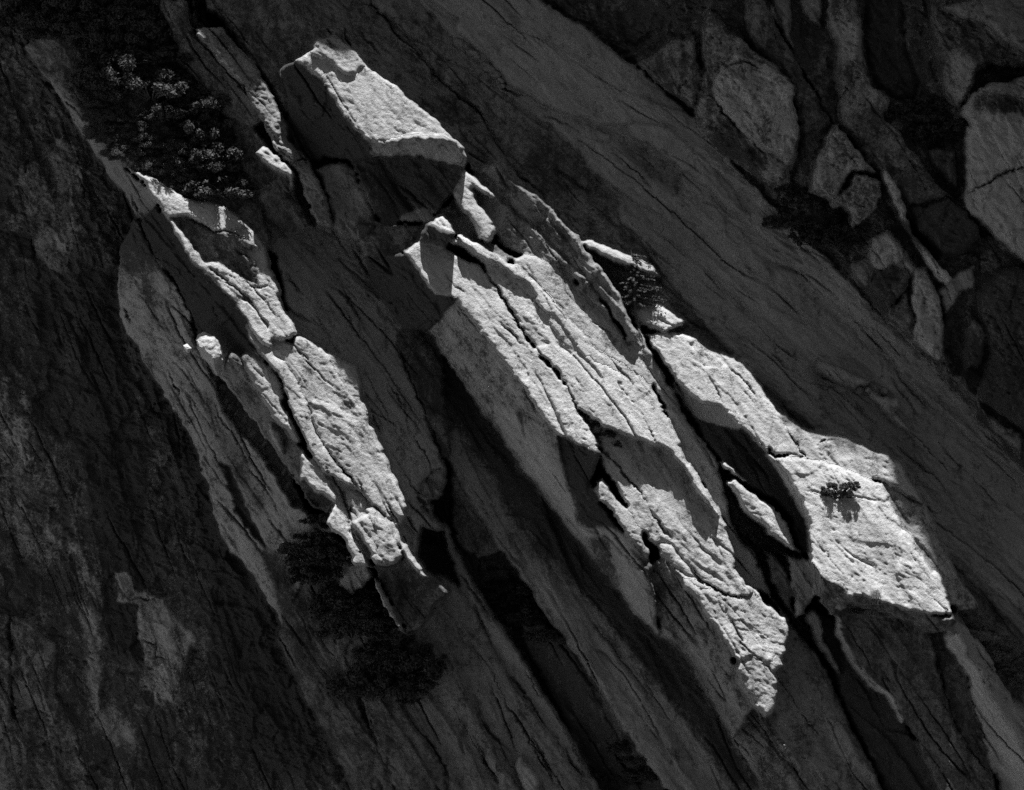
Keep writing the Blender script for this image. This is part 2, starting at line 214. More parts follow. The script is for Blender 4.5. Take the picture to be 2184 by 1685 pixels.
facet('u4', 'dark_shelf', None, G(0, 0, (1310, -300), (1310, 60), (1440, 140), (1570, 340), (1720, 560), (1830, 740), (1970, 1000), (2040, 1050), (2100, 1000), (2184, 600), (2184, 200), (1940, 120), (1910, -300)), G(0, 0, (1700, 350))[0], 5.2, (.08, -.12), .22, .5, 1.5)
facet('u2b', 'bright_cap', None, G(0, 0, (1640, 990), (1690, 950), (1800, 1010), (1870, 1090), (1890, 1160), (1885, 1245), (1860, 1150), (1780, 1100), (1700, 1050)), G(0, 0, (1780, 1050))[0], 8.4, U(.8), .36, .1, 1.8, (5, .2))
facet('u5', 'shaded_block', None, G(1, 0, (-164, 1080), (-100, 1050), (0, 1040), (60, 1060), (120, 1180), (190, 1310), (235, 1390), (230, 1430), (270, 1460), (150, 1530), (0, 1520), (-40, 1460), (-90, 1280)), G(1, 0, (100, 1250))[0], 6.0, (.15, -.08), .26, .35, 1., (12, .5))
# the lit block and the hollow under it
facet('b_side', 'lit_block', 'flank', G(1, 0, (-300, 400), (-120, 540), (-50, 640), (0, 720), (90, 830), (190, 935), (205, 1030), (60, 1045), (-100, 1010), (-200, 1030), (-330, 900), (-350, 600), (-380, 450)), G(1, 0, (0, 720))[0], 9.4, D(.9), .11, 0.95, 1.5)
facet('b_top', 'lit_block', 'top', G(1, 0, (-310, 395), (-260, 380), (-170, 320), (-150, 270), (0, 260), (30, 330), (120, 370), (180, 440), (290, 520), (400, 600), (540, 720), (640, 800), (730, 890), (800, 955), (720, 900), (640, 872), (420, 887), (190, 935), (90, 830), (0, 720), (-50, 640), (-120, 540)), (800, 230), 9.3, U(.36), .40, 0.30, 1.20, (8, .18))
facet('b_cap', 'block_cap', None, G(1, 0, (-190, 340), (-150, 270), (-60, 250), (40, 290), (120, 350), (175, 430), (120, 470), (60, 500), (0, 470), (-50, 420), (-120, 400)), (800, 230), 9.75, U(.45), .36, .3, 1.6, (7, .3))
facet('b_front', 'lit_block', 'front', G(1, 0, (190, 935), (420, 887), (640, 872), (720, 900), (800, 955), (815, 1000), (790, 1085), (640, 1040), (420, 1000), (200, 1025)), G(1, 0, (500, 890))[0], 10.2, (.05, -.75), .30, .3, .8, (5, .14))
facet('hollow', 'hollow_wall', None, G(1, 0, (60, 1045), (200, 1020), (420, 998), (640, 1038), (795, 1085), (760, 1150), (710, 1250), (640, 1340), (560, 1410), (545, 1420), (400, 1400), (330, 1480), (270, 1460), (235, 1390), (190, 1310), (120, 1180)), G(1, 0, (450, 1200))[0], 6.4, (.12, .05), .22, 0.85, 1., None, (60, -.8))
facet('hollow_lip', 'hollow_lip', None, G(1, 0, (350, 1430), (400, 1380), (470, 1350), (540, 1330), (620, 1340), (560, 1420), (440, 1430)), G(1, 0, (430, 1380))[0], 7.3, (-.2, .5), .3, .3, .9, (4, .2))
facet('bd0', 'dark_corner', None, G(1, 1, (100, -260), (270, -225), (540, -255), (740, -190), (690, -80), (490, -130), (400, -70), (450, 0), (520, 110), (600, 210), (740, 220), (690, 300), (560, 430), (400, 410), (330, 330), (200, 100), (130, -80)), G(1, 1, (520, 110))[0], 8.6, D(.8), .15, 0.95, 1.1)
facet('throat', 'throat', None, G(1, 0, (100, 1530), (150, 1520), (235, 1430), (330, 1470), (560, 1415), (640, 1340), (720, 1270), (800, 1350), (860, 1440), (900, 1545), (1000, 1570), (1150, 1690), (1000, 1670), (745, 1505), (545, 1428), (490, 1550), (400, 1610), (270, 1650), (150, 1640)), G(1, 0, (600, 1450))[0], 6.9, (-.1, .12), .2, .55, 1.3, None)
# ------------------------------------------------------------------ central rib
facet('f3', 'right_fin', 'flank', G(1, 0, (800, 1010), (860, 1070), (990, 1045), (1060, 1105), (1180, 1205), (1300, 1288), (1380, 1358), (1430, 1430), (1500, 1500), (1560, 1580), (1640, 1685), (1760, 1845), (1825, 1985), (1930, 2185), (1965, 2250), (1870, 2225), (1650, 1905), (1440, 1685), (1310, 1530), (1140, 1390), (990, 1262), (850, 1130)), G(1, 1, (1660, 30))[0], 7.3, D(.5), .26, .42, .9, (9, .5))
facet('f2', 'left_fin', 'flank', G(1, 0, (830, 1200), (940, 1260), (990, 1258), (1140, 1388), (1310, 1528), (1440, 1683), (1550, 1770), (1650, 1905), (1760, 2085), (1875, 2230), (1840, 2230), (1700, 2060), (1560, 1900), (1490, 1800), (1300, 1700), (1150, 1640), (1000, 1560), (995, 1480), (870, 1290)), G(1, 1, (1650, 220))[0], 6.95, D(.42), .24, .4, .9, (6, .35))
facet('n1', 'rounded_lobe', None, G(1, 0, (790, 1090), (710, 1250), (760, 1330), (840, 1430), (880, 1530), (950, 1565), (995, 1500), (985, 1450), (930, 1380), (915, 1345), (870, 1290), (838, 1205), (940, 1272), (990, 1262), (850, 1130)), G(1, 0, (830, 1280))[0], 8.2, (-.3, .25), .38, 0.31, .8, (10, .6))
facet('bs', 'right_strip', None, G(1, 1, (1090, -10), (1180, -60), (1300, 0), (1450, 20), (1490, 130), (1600, 230), (1700, 320), (1830, 490), (1890, 500), (1930, 580), (1960, 640), (2010, 730), (1990, 800), (1900, 860), (1830, 720), (1720, 620), (1600, 520), (1480, 400), (1350, 240), (1200, 100)), G(1, 1, (1500, 250))[0], 6.5, U(.42), .36, 0.33, 1.2)
facet('bm1', 'middle_slab', None, G(1, 1, (700, -120), (880, -10), (980, 130), (1090, 310), (1160, 430), (1240, 560), (1370, 680), (1440, 800), (1510, 940), (1600, 985), (1700, 1060), (1800, 1110), (1930, 1140), (2080, 1195), (2184, 1300), (2240, 1420), (2364, 1560), (2458, 1672), (2400, 1560), (2310, 1420), (2184, 1200), (2100, 1000), (2030, 880), (1990, 790), (1900, 720), (1720, 600), (1600, 510), (1480, 390), (1350, 230), (1200, 90), (1000, 0), (780, -200)), G(1, 1, (1240, 560))[0], 8.45, U(.42), .43, 0.28, 0.88)
facet('bm2', 'ridge_strip', None, G(1, 0, (650, 1380), (700, 1430), (740, 1488), (850, 1560), (1000, 1640), (1080, 1688), (1130, 1705), (1200, 1785), (1350, 1925), (1480, 2085), (1600, 2205), (1720, 2305), (1840, 2420), (1700, 2350), (1500, 2250), (1400, 2165), (1340, 2070), (1250, 1935), (1200, 1825), (1110, 1775), (1010, 1705), (900, 1665), (790, 1580), (745, 1505), (640, 1480), (545, 1428)), G(1, 1, (1600, 560))[0], 7.08, (-.385, .203), .42, 0.29, .9)
facet('bf', 'left_slab', 'top', G(1, 1, (490, -135), (400, -75), (450, 0), (520, 110), (600, 210), (740, 220), (780, 290), (900, 440), (1030, 600), (1130, 740), (1210, 860), (1290, 1000), (1390, 1100), (1500, 1150), (1640, 1190), (1660, 1180), (1640, 1110), (1600, 1040), (1510, 940), (1440, 800), (1370, 690), (1235, 555), (1160, 430), (1090, 310), (980, 130), (880, 0), (840, -5), (690, -85)), G(1, 1, (1000, 600))[0], 9.5, U(.46), .42, 0.29, 0.92)
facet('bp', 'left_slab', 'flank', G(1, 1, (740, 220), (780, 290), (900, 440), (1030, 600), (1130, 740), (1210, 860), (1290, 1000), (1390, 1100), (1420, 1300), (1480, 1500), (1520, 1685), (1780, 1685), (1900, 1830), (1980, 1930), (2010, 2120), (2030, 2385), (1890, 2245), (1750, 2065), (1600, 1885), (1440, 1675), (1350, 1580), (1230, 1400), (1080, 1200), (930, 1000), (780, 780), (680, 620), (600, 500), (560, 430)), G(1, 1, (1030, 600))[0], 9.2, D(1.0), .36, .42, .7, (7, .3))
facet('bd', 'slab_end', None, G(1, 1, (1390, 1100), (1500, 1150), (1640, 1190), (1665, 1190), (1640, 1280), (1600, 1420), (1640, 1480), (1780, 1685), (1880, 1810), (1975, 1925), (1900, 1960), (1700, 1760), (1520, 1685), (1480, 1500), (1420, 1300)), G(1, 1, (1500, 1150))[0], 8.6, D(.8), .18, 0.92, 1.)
facet('bl', 'lower_slab', None, G(1, 1, (1520, 950), (1600, 985), (1700, 1060), (1930, 1140), (2080, 1195), (2184, 1300), (2240, 1420), (2364, 1560), (2458, 1672), (2490, 1790), (2520, 1950), (2650, 2060), (2610, 2160), (2440, 2170), (2290, 2120), (2150, 2070), (2080, 1900), (1900, 1700), (1650, 1280), (1660, 1190), (1600, 1040)), G(1, 1, (1900, 1500))[0], 6.95, U(.32), .40, 0.30, 1.)
facet('bl1', 'lit_step', None, G(1, 1, (1600, 1430), (1660, 1345), (1720, 1440), (1790, 1530), (1880, 1640), (1930, 1745), (1978, 1850), (1972, 1928), (1880, 1810), (1800, 1705), (1700, 1560)), G(1, 1, (1720, 1480))[0], 7.6, U(.5), .40, 0.30, 1.1)
facet('blb', 'wedged_lobe', None, G(1, 2, (2000, 110), (2040, 75), (2110, 110), (2184, 200), (2290, 335), (2200, 310), (2110, 250), (2030, 190)), G(1, 2, (2080, 170))[0], 7.4, U(.3), .38, .12, 1., (10, .5))
facet('bd2', 'lower_pillar', 'flank', G(2, 2, (-210, 240), (-150, 190), (-80, 230), (0, 330), (60, 440), (150, 560), (240, 700), (310, 830), (340, 980), (450, 1160), (540, 1270), (700, 1500), (900, 1900), (560, 1900), (480, 1660), (250, 1200), (130, 980), (0, 800), (-44, 750), (-140, 700), (-180, 450)), G(2, 2, (150, 560))[0], 7.0, D(.75), .3, .5, .9, (7, .3))
facet('bd3', 'lower_pillar', 'foot', G(2, 2, (450, 1180), (540, 1280), (700, 1500), (900, 1900), (560, 1900), (480, 1660), (330, 1360), (400, 1240)), G(2, 2, (600, 1400))[0], 2.1, D(.75), .3, .5, .9, (7, .3))
facet('blp', 'lower_pillar', 'face', G(2, 2, (660, 580), (760, 680), (900, 840), (1010, 1120), (1130, 1360), (1250, 1570), (1400, 1900), (900, 1900), (700, 1500), (540, 1270), (450, 1160), (560, 700)), G(2, 2, (800, 1000))[0], 1.9, (-.1, .0), .26, .38, 1.1, (9, .4))
facet('bl4', 'crumbling_toe', None, G(2, 2, (330, 780), (640, 780), (650, 880), (590, 930), (600, 1010), (605, 1080), (580, 1180), (520, 1230), (450, 1160), (400, 1080), (340, 980), (320, 900)), G(2, 2, (450, 1050))[0], 7.5, (-.3, .2), .36, .35, 1.5, (14, .7))
facet('bl3', 'rough_toe', None, G(2, 2, (0, 330), (40, 335), (100, 380), (190, 400), (330, 440), (420, 440), (460, 380), (540, 490), (600, 540), (660, 580), (676, 640), (672, 780), (640, 830), (600, 800), (520, 860), (430, 815), (360, 845), (310, 835), (240, 700), (150, 560), (60, 440), (0, 385)), G(2, 2, (300, 600))[0], 7.0, U(.45), .38, .3, 2.0, (6, .25))
# channel between central and right rib
facet('cc', 'channel_wall', None, G(2, 1, (-310, 300), (-180, 600), (-60, 800), (0, 930), (150, 1160), (240, 1260), (260, 1400), (330, 1685), (400, 1800), (480, 1860), (590, 2150), (720, 2300), (680, 2300), (580, 2170), (500, 2100), (400, 2050), (340, 1960), (270, 1680), (130, 1420), (0, 1210), (-80, 1010), (-180, 800), (-260, 600)), G(2, 1, (150, 1350))[0], 3.9, (-.25, .02), .30, .2, .5)
# ------------------------------------------------------------------ right rib
facet('ledge_c', 'conifer_ledge', None, G(1, 0, (1520, 1545), (1560, 1525), (1650, 1545), (1760, 1590), (1880, 1640), (1990, 1690), (2050, 1760), (1900, 1730), (1750, 1690), (1620, 1610)), G(1, 0, (1700, 1590))[0], 5.4, (-.2, .5), .32, .2, 1.1, (8, .3))
facet('c0', 'stacked_block', None, G(1, 1, (1830, 300), (1900, 265), (1960, 245), (2060, 270), (2140, 310), (2200, 370), (2180, 410), (2080, 445), (1960, 425), (1890, 395)), G(1, 1, (2000, 340))[0], 4.7, (-.1, .35), .38, .15, 2.2, (9, .5))
C1G = (-.22, .34)
facet('c1', 'right_slab', 'top', G(2, 1, (-264, 450), (-124, 440), (0, 445), (100, 490), (200, 560), (330, 600), (390, 650), (450, 700), (520, 800), (600, 920), (650, 1030), (700, 1120), (790, 1240), (580, 1230), (520, 1170), (440, 1110), (370, 1030), (310, 950), (250, 910), (130, 900), (60, 860), (0, 790), (-54, 750), (-114, 650), (-174, 560), (-224, 480)), (1600, 900), 5.6, C1G, .42, 0.29, 0.92)
facet('c3', 'side_wedge', None, G(2, 1, (600, 930), (690, 985), (790, 1080), (950, 1085), (1050, 1110), (1180, 1170), (1330, 1225), (1400, 1280), (1560, 1540), (1400, 1460), (1270, 1405), (1180, 1380), (1000, 1300), (880, 1260), (790, 1240), (700, 1120), (650, 1030)), (1600, 900), 5.1, C1G, .36, 0.34, 1.3)
facet('c2r', 'lit_ramp', None, G(2, 1, (1270, 1400), (1400, 1450), (1560, 1540), (1640, 1690), (1700, 1850), (1780, 2000), (1860, 2120), (1900, 2200), (1800, 2240), (1700, 2190), (1620, 1995), (1500, 1825), (1400, 1685), (1310, 1540)), (1600, 900), 4.6, (-.22, .33), .3, .4, 1.6, (8, .4))
facet('c2', 'big_lit_slab', 'top', G(2, 1, (580, 1235), (790, 1240), (880, 1260), (1000, 1300), (1180, 1380), (1270, 1410), (1330, 1540), (1400, 1685), (1500, 1825), (1620, 1995), (1690, 2145), (1705, 2190), (1725, 2235), (1640, 2255), (1500, 2225), (1380, 2215), (1300, 2165), (1190, 2135), (1060, 2125), (1020, 2055), (920, 2005), (850, 1965), (810, 1915), (795, 1865), (790, 1785), (770, 1640), (770, 1590), (750, 1500), (700, 1420), (650, 1330)), (1600, 900), 5.8, C1G, .43, .25, 1.28)
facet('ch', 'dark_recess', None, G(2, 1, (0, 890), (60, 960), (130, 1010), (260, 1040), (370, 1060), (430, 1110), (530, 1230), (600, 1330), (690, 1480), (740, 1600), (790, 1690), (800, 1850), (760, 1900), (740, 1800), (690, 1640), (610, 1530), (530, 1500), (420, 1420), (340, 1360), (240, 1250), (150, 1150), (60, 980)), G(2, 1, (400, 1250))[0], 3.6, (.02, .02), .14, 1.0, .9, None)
facet('cb', 'right_slab', 'edge', G(2, 1, (-60, 745), (0, 790), (60, 860), (130, 900), (250, 910), (310, 950), (370, 1030), (440, 1110), (520, 1170), (600, 1260), (650, 1330), (700, 1420), (750, 1500), (770, 1590), (800, 1640), (795, 1700), (740, 1600), (690, 1480), (600, 1330), (530, 1230), (430, 1110), (370, 1060), (260, 1040), (130, 1010), (60, 960), (0, 890), (-60, 800)), G(2, 1, (370, 1030))[0], depth('c1', G(2, 1, (370, 1030))[0]) - .1, D(1.1), .36, .2, .6, (4, .1))
facet('c4', 'inner_slab', None, G(2, 1, (270, 1400), (340, 1370), (400, 1430), (530, 1520), (600, 1560), (640, 1640), (690, 1690), (740, 1835), (755, 1870), (650, 1815), (540, 1725), (530, 1700), (430, 1630), (370, 1570), (330, 1480)), G(2, 1, (450, 1550))[0], 5.6, U(.4), .40, 0.31, 1., (6, .3))
facet('c4b', 'inner_slab', 'sliver', G(2, 1, (240, 1255), (330, 1320), (390, 1375), (430, 1420), (350, 1370), (290, 1330), (250, 1300)), G(2, 1, (330, 1330))[0], 4.9, U(.5), .38, .1, .8, (4, .2))
facet('d4', 'dark_sliver', None, G(2, 2, (530, 160), (600, 185), (670, 270), (700, 350), (718, 440), (700, 500), (710, 600), (650, 500), (570, 350), (545, 240)), G(2, 2, (630, 330))[0], 4.2, (.1, -.1), .16, .6, .8, (7, .4))
facet('d3', 'short_pillar', None, G(2, 2, (662, 190), (740, 195), (800, 215), (850, 285), (870, 440), (790, 530), (745, 605), (705, 570), (718, 440), (700, 350), (680, 270)), G(2, 2, (760, 350))[0], 5.0, (.1, -.1), .26, .35, .9, (8, .4))
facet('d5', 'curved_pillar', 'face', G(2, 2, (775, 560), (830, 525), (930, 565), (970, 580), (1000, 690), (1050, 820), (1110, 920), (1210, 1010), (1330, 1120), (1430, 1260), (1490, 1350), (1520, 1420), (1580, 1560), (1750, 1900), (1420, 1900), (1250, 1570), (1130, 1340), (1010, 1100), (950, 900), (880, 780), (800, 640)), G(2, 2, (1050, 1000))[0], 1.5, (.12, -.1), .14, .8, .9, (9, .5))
facet('d5b', 'curved_pillar', 'rim', G(2, 2, (775, 560), (820, 530), (880, 560), (905, 640), (910, 720), (980, 860), (1020, 960), (950, 900), (880, 780), (800, 640)), G(2, 2, (850, 640))[0], 4.0, (.05, .02), .28, .25, .8, (7, .4))
facet('notch', 'notch_rock', None, G(2, 2, (1380, 540), (1640, 560), (1760, 530), (1830, 640), (1760, 760), (1680, 740), (1580, 740), (1450, 660)), G(2, 2, (1650, 640))[0], 4.3, (0, -.1), .22, .5, 1.3, None)
facet('d1', 'broad_pillar', 'face', G(2, 2, (985, 540), (1050, 480), (1200, 500), (1380, 560), (1500, 620), (1590, 690), (1605, 760), (1640, 930), (1690, 1100), (1740, 1280), (1820, 1420), (1980, 1600), (2100, 1900), (1720, 1900), (1580, 1560), (1510, 1400), (1490, 1340), (1430, 1260), (1330, 1110), (1220, 1010), (1130, 930), (1050, 800), (1000, 680)), G(2, 2, (1300, 900))[0], 4.4, (.06, -.05), .18, .5, .8, (8, .4))
facet('d1b', 'broad_pillar', 'rim', G(2, 2, (965, 545), (1000, 540), (1010, 640), (1060, 770), (1120, 880), (1220, 980), (1340, 1090), (1400, 1180), (1425, 1240), (1400, 1260), (1360, 1180), (1300, 1100), (1200, 1020), (1110, 930), (1040, 820), (985, 690)), G(2, 2, (1050, 800))[0], 4.2, D(1.), .48, .08, .5, (3, .1))
facet('d6', 'seam_pillar', None, G(2, 2, (1595, 690), (1670, 690), (1690, 770), (1750, 830), (1830, 960), (1850, 1100), (1900, 1250), (1940, 1400), (1980, 1560), (2100, 1900), (2060, 1900), (1980, 1600), (1820, 1420), (1740, 1280), (1690, 1100), (1640, 930), (1605, 760)), G(2, 2, (1720, 1000))[0], 3.6, (.1, -.06), .18, .6, .8, (6, .3))
facet('d2p', 'corner_pillar', 'flank', G(2, 2, (1668, 690), (1740, 600), (1800, 750), (1820, 820), (1880, 900), (1930, 1020), (2000, 1130), (2060, 1240), (2184, 1440), (2500, 1900), (2120, 1900), (1980, 1560), (1940, 1400), (1900, 1250), (1850, 1100), (1830, 960), (1750, 830), (1690, 770)), G(2, 2, (1930, 1020))[0], 5.7, D(.7), .46, .15, .5, (5, .2))
facet('d2t', 'corner_pillar', 'top', G(2, 2, (1740, 588), (1810, 620), (1880, 720), (1960, 830), (2050, 980), (2120, 1090), (2500, 1500), (2500, 1900), (2184, 1440), (2060, 1240), (1930, 1020), (1880, 900), (1820, 820), (1800, 750), (1760, 660), (1690, 690)), G(2, 2, (1930, 1020))[0], 6.0, U(.25), .26, .25, 1.1, (5, .25))
facet('cf', 'big_lit_slab', 'front', G(2, 2, (795, 190), (850, 280), (920, 320), (1020, 370), (1060, 440), (1190, 450), (1300, 480), (1380, 530), (1500, 540), (1640, 570), (1725, 545), (1745, 600), (1690, 665), (1600, 680), (1500, 640), (1380, 590), (1200, 520), (1050, 490), (990, 550), (930, 560), (870, 470), (840, 320)), G(2, 2, (1500, 530))[0], depth('c2', G(2, 2, (1500, 530))[0]) - .3, (.1, -.8), .22, .5, 1.2, (5, .2))
# ------------------------------------------------------------------ left rib, lit crest
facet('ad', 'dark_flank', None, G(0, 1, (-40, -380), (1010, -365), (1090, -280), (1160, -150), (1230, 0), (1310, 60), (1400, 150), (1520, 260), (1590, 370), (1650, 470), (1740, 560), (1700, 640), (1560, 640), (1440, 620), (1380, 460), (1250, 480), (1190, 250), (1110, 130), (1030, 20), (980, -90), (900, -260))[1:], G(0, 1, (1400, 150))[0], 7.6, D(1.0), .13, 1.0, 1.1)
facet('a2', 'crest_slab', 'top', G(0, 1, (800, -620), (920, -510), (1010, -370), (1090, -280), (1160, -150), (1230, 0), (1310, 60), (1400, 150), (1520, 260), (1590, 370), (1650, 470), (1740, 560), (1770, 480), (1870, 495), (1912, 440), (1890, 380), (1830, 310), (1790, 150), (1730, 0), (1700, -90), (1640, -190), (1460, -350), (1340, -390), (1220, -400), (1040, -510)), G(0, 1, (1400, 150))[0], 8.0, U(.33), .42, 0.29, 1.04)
facet('a2d', 'crest_slab', 'hollow', G(0, 1, (1100, -280), (1190, -295), (1290, -250), (1390, -200), (1500, -190), (1600, -150), (1670, -90), (1560, -90), (1640, 0), (1660, 130), (1560, 100), (1470, 30), (1400, 0), (1340, 10), (1300, -20), (1230, -130), (1140, -250)), G(0, 1, (1390, -190))[0], depth('a2', G(0, 1, (1390, -190))[0]) - .1, D(.35), .22, .6, 1.2, None)
facet('crev', 'crevice', None, G(0, 1, (1380, 690), (1450, 790), (1560, 920), (1640, 1030), (1760, 1200), (1880, 1390), (1950, 1560), (1890, 1570), (1780, 1400), (1650, 1200), (1550, 1090), (1450, 960), (1390, 850)), G(0, 1, (1650, 1100))[0], 0.8, D(.3), .2, .4, .8, None)
facet('al', 'left_lobe', 'flank', G(0, 1, (1430, 700), (1450, 600), (1560, 600), (1640, 800), (1700, 900), (1760, 1000), (1830, 1060), (1900, 1140), (1960, 1180), (1930, 1260), (1950, 1400), (1930, 1450), (1840, 1300), (1790, 1220), (1700, 1090), (1600, 950), (1500, 830)), G(0, 1, (1640, 800))[0], 6.8, D(1.1), .24, .45, .9)
facet('a3', 'broad_lit_slab', None, G(0, 1, (1760, 475), (1870, 500), (1915, 455), (1960, 480), (2060, 545), (2120, 620), (2184, 720), (2290, 830), (2320, 920), (2400, 1100), (2480, 1260), (2560, 1420), (2620, 1560), (2560, 1690), (2400, 1600), (2184, 1310), (2120, 1230), (2060, 1130), (1990, 960), (1920, 800), (1850, 660), (1740, 560)), G(0, 1, (2000, 750))[0], 7.0, U(.27), .38, 0.30, 1.1, (8, .3))
facet('a3b', 'lit_corner', None, G(1, 1, (-110, 540), (10, 630), (95, 650), (130, 760), (140, 870), (190, 1000), (120, 930), (40, 800), (-40, 680)), G(1, 1, (40, 740))[0], 6.2, U(.3), .34, .12, 1.)
facet('a7', 'narrow_strip', None, G(0, 1, (1590, 375), (1650, 470), (1720, 540), (1760, 580), (1850, 660), (1920, 800), (1990, 960), (2060, 1130), (2120, 1230), (2184, 1300), (2290, 1440), (2260, 1540), (2150, 1460), (2090, 1380), (2010, 1260), (1960, 1180), (1930, 1090), (1850, 900), (1800, 760), (1720, 650), (1640, 540), (1590, 450)), G(0, 1, (1850, 720))[0], 7.6, U(.26), .38, 0.31, 1.1, (6, .35))
facet('l1', 'left_lobe', 'top', G(0, 1, (1550, 590), (1590, 565), (1680, 600), (1750, 690), (1812, 780), (1840, 900), (1890, 1010), (1930, 1110), (1937, 1155), (1880, 1130), (1830, 1060), (1760, 1000), (1700, 900), (1640, 800), (1590, 700), (1555, 640)), G(0, 1, (1750, 850))[0], 7.4, U(.22), .36, 0.31, .9, (8, .5))
facet('l2', 'capped_block', None, G(0, 1, (1450, 595), (1495, 570), (1540, 590), (1562, 640), (1610, 760), (1560, 800), (1500, 790), (1430, 700)), G(0, 1, (1500, 660))[0], 6.8, (.2, -.25), .26, .45, .9, (9, .6))
facet('a8', 'small_fin', None, G(0, 1, (1718, 1020), (1750, 1013), (1790, 1080), (1820, 1160), (1826, 1225), (1780, 1180), (1740, 1120)), G(0, 1, (1770, 1100))[0], 6.9, U(.3), .36, .1, .7, (6, .5))
facet('a_core', 'toe_core', None, G(0, 1, (2060, 1330), (2300, 1440), (2440, 1600), (2540, 1720), (2420, 1900), (2300, 1900), (2150, 1640), (2080, 1560)), G(0, 1, (2250, 1600))[0], 7.2, U(.3), .32, .3, 1.2, None)
facet('a9', 'crest_block', 'top', G(0, 1, (1930, 1180), (1980, 1240), (2010, 1250), (2060, 1310), (2150, 1460), (2155, 1530), (2090, 1600), (2030, 1470), (1930, 1390), (1920, 1260)), G(0, 1, (2030, 1370))[0], 8.1, U(.3), .36, .1, 1., (8, .4))
facet('a9d', 'crest_block', 'underside', G(0, 1, (1925, 1385), (1960, 1380), (2030, 1460), (2110, 1500), (2140, 1540), (2100, 1600), (2000, 1580), (1940, 1500)), G(0, 1, (2000, 1460))[0], 6.6, (.2, -.8), .2, .6, .8)
facet('a14', 'toe_flank', None, G(1, 2, (-120, 20), (0, 60), (80, 220), (190, 270), (240, 340), (350, 580), (420, 690), (500, 650), (700, 400), (600, 335), (480, 230), (410, 190), (330, 245), (210, 250), (100, 150), (-50, -60)), G(1, 2, (330, 300))[0], 5.0, D(.5), .2, .6, .9)
facet('a10', 'toe_slab', None, G(1, 2, (-110, -40), (-30, -150), (60, -10), (120, 90), (180, 220), (192, 272), (80, 222), (30, 100), (-40, 30)), G(1, 2, (80, 100))[0], 8.3, U(.36), .38, 0.31, 1., (5, .3))
facet('a11', 'toe_block', None, G(1, 2, (80, -40), (200, -120), (320, -20), (400, 185), (335, 245), (215, 250), (170, 120), (110, 20)), G(1, 2, (260, 130))[0], 8.5, U(.4), .38, 0.30, 1.3, (7, .4))
facet('a12', 'edge_strip', None, G(1, 2, (300, -60), (360, -30), (400, 90), (480, 220), (560, 320), (602, 336), (520, 310), (410, 190), (340, 40)), G(1, 2, (420, 170))[0], 7.6, U(.45), .36, .1, .8, (4, .2))
facet('a13', 'thin_fin', None, G(1, 2, (198, 318), (232, 340), (295, 470), (352, 580), (412, 692), (390, 690), (330, 600), (260, 500), (222, 400)), G(1, 2, (290, 480))[0], 7.6, U(.6), .38, .08, .6, (4, .4))

# ------------------------------------------------------------------ cracks: grooves cut into the faces
CRK = np.zeros_like(H)
def crack(pts, w=3.0, dep=.35):
    sl = bbox(pts, 20)
    q = seg_dist(pts, WX[sl], WY[sl], False)
    va = perlin(xm[sl] / 3.2, ym[sl] / 3.2, 31)
    wv = w * (.55 + .55 * va + .35 * perlin(xm[sl] / .8, ym[sl] / .8, 32))
    ed = np.minimum(np.hypot(PX[sl] - pts[0][0], PY[sl] - pts[0][1]), np.hypot(PX[sl] - pts[-1][0], PY[sl] - pts[-1][1]))
    dep = dep * np.clip(ed / 28.0, .05, 1) * np.where(FID[sl] == 0, .4, 1.0)
    CRK[sl] += dep * 1.35 * np.clip(.6 + 1.25 * va, .08, 1.15) * np.exp(-(q / np.maximum(wv, 1.5)) ** 2)

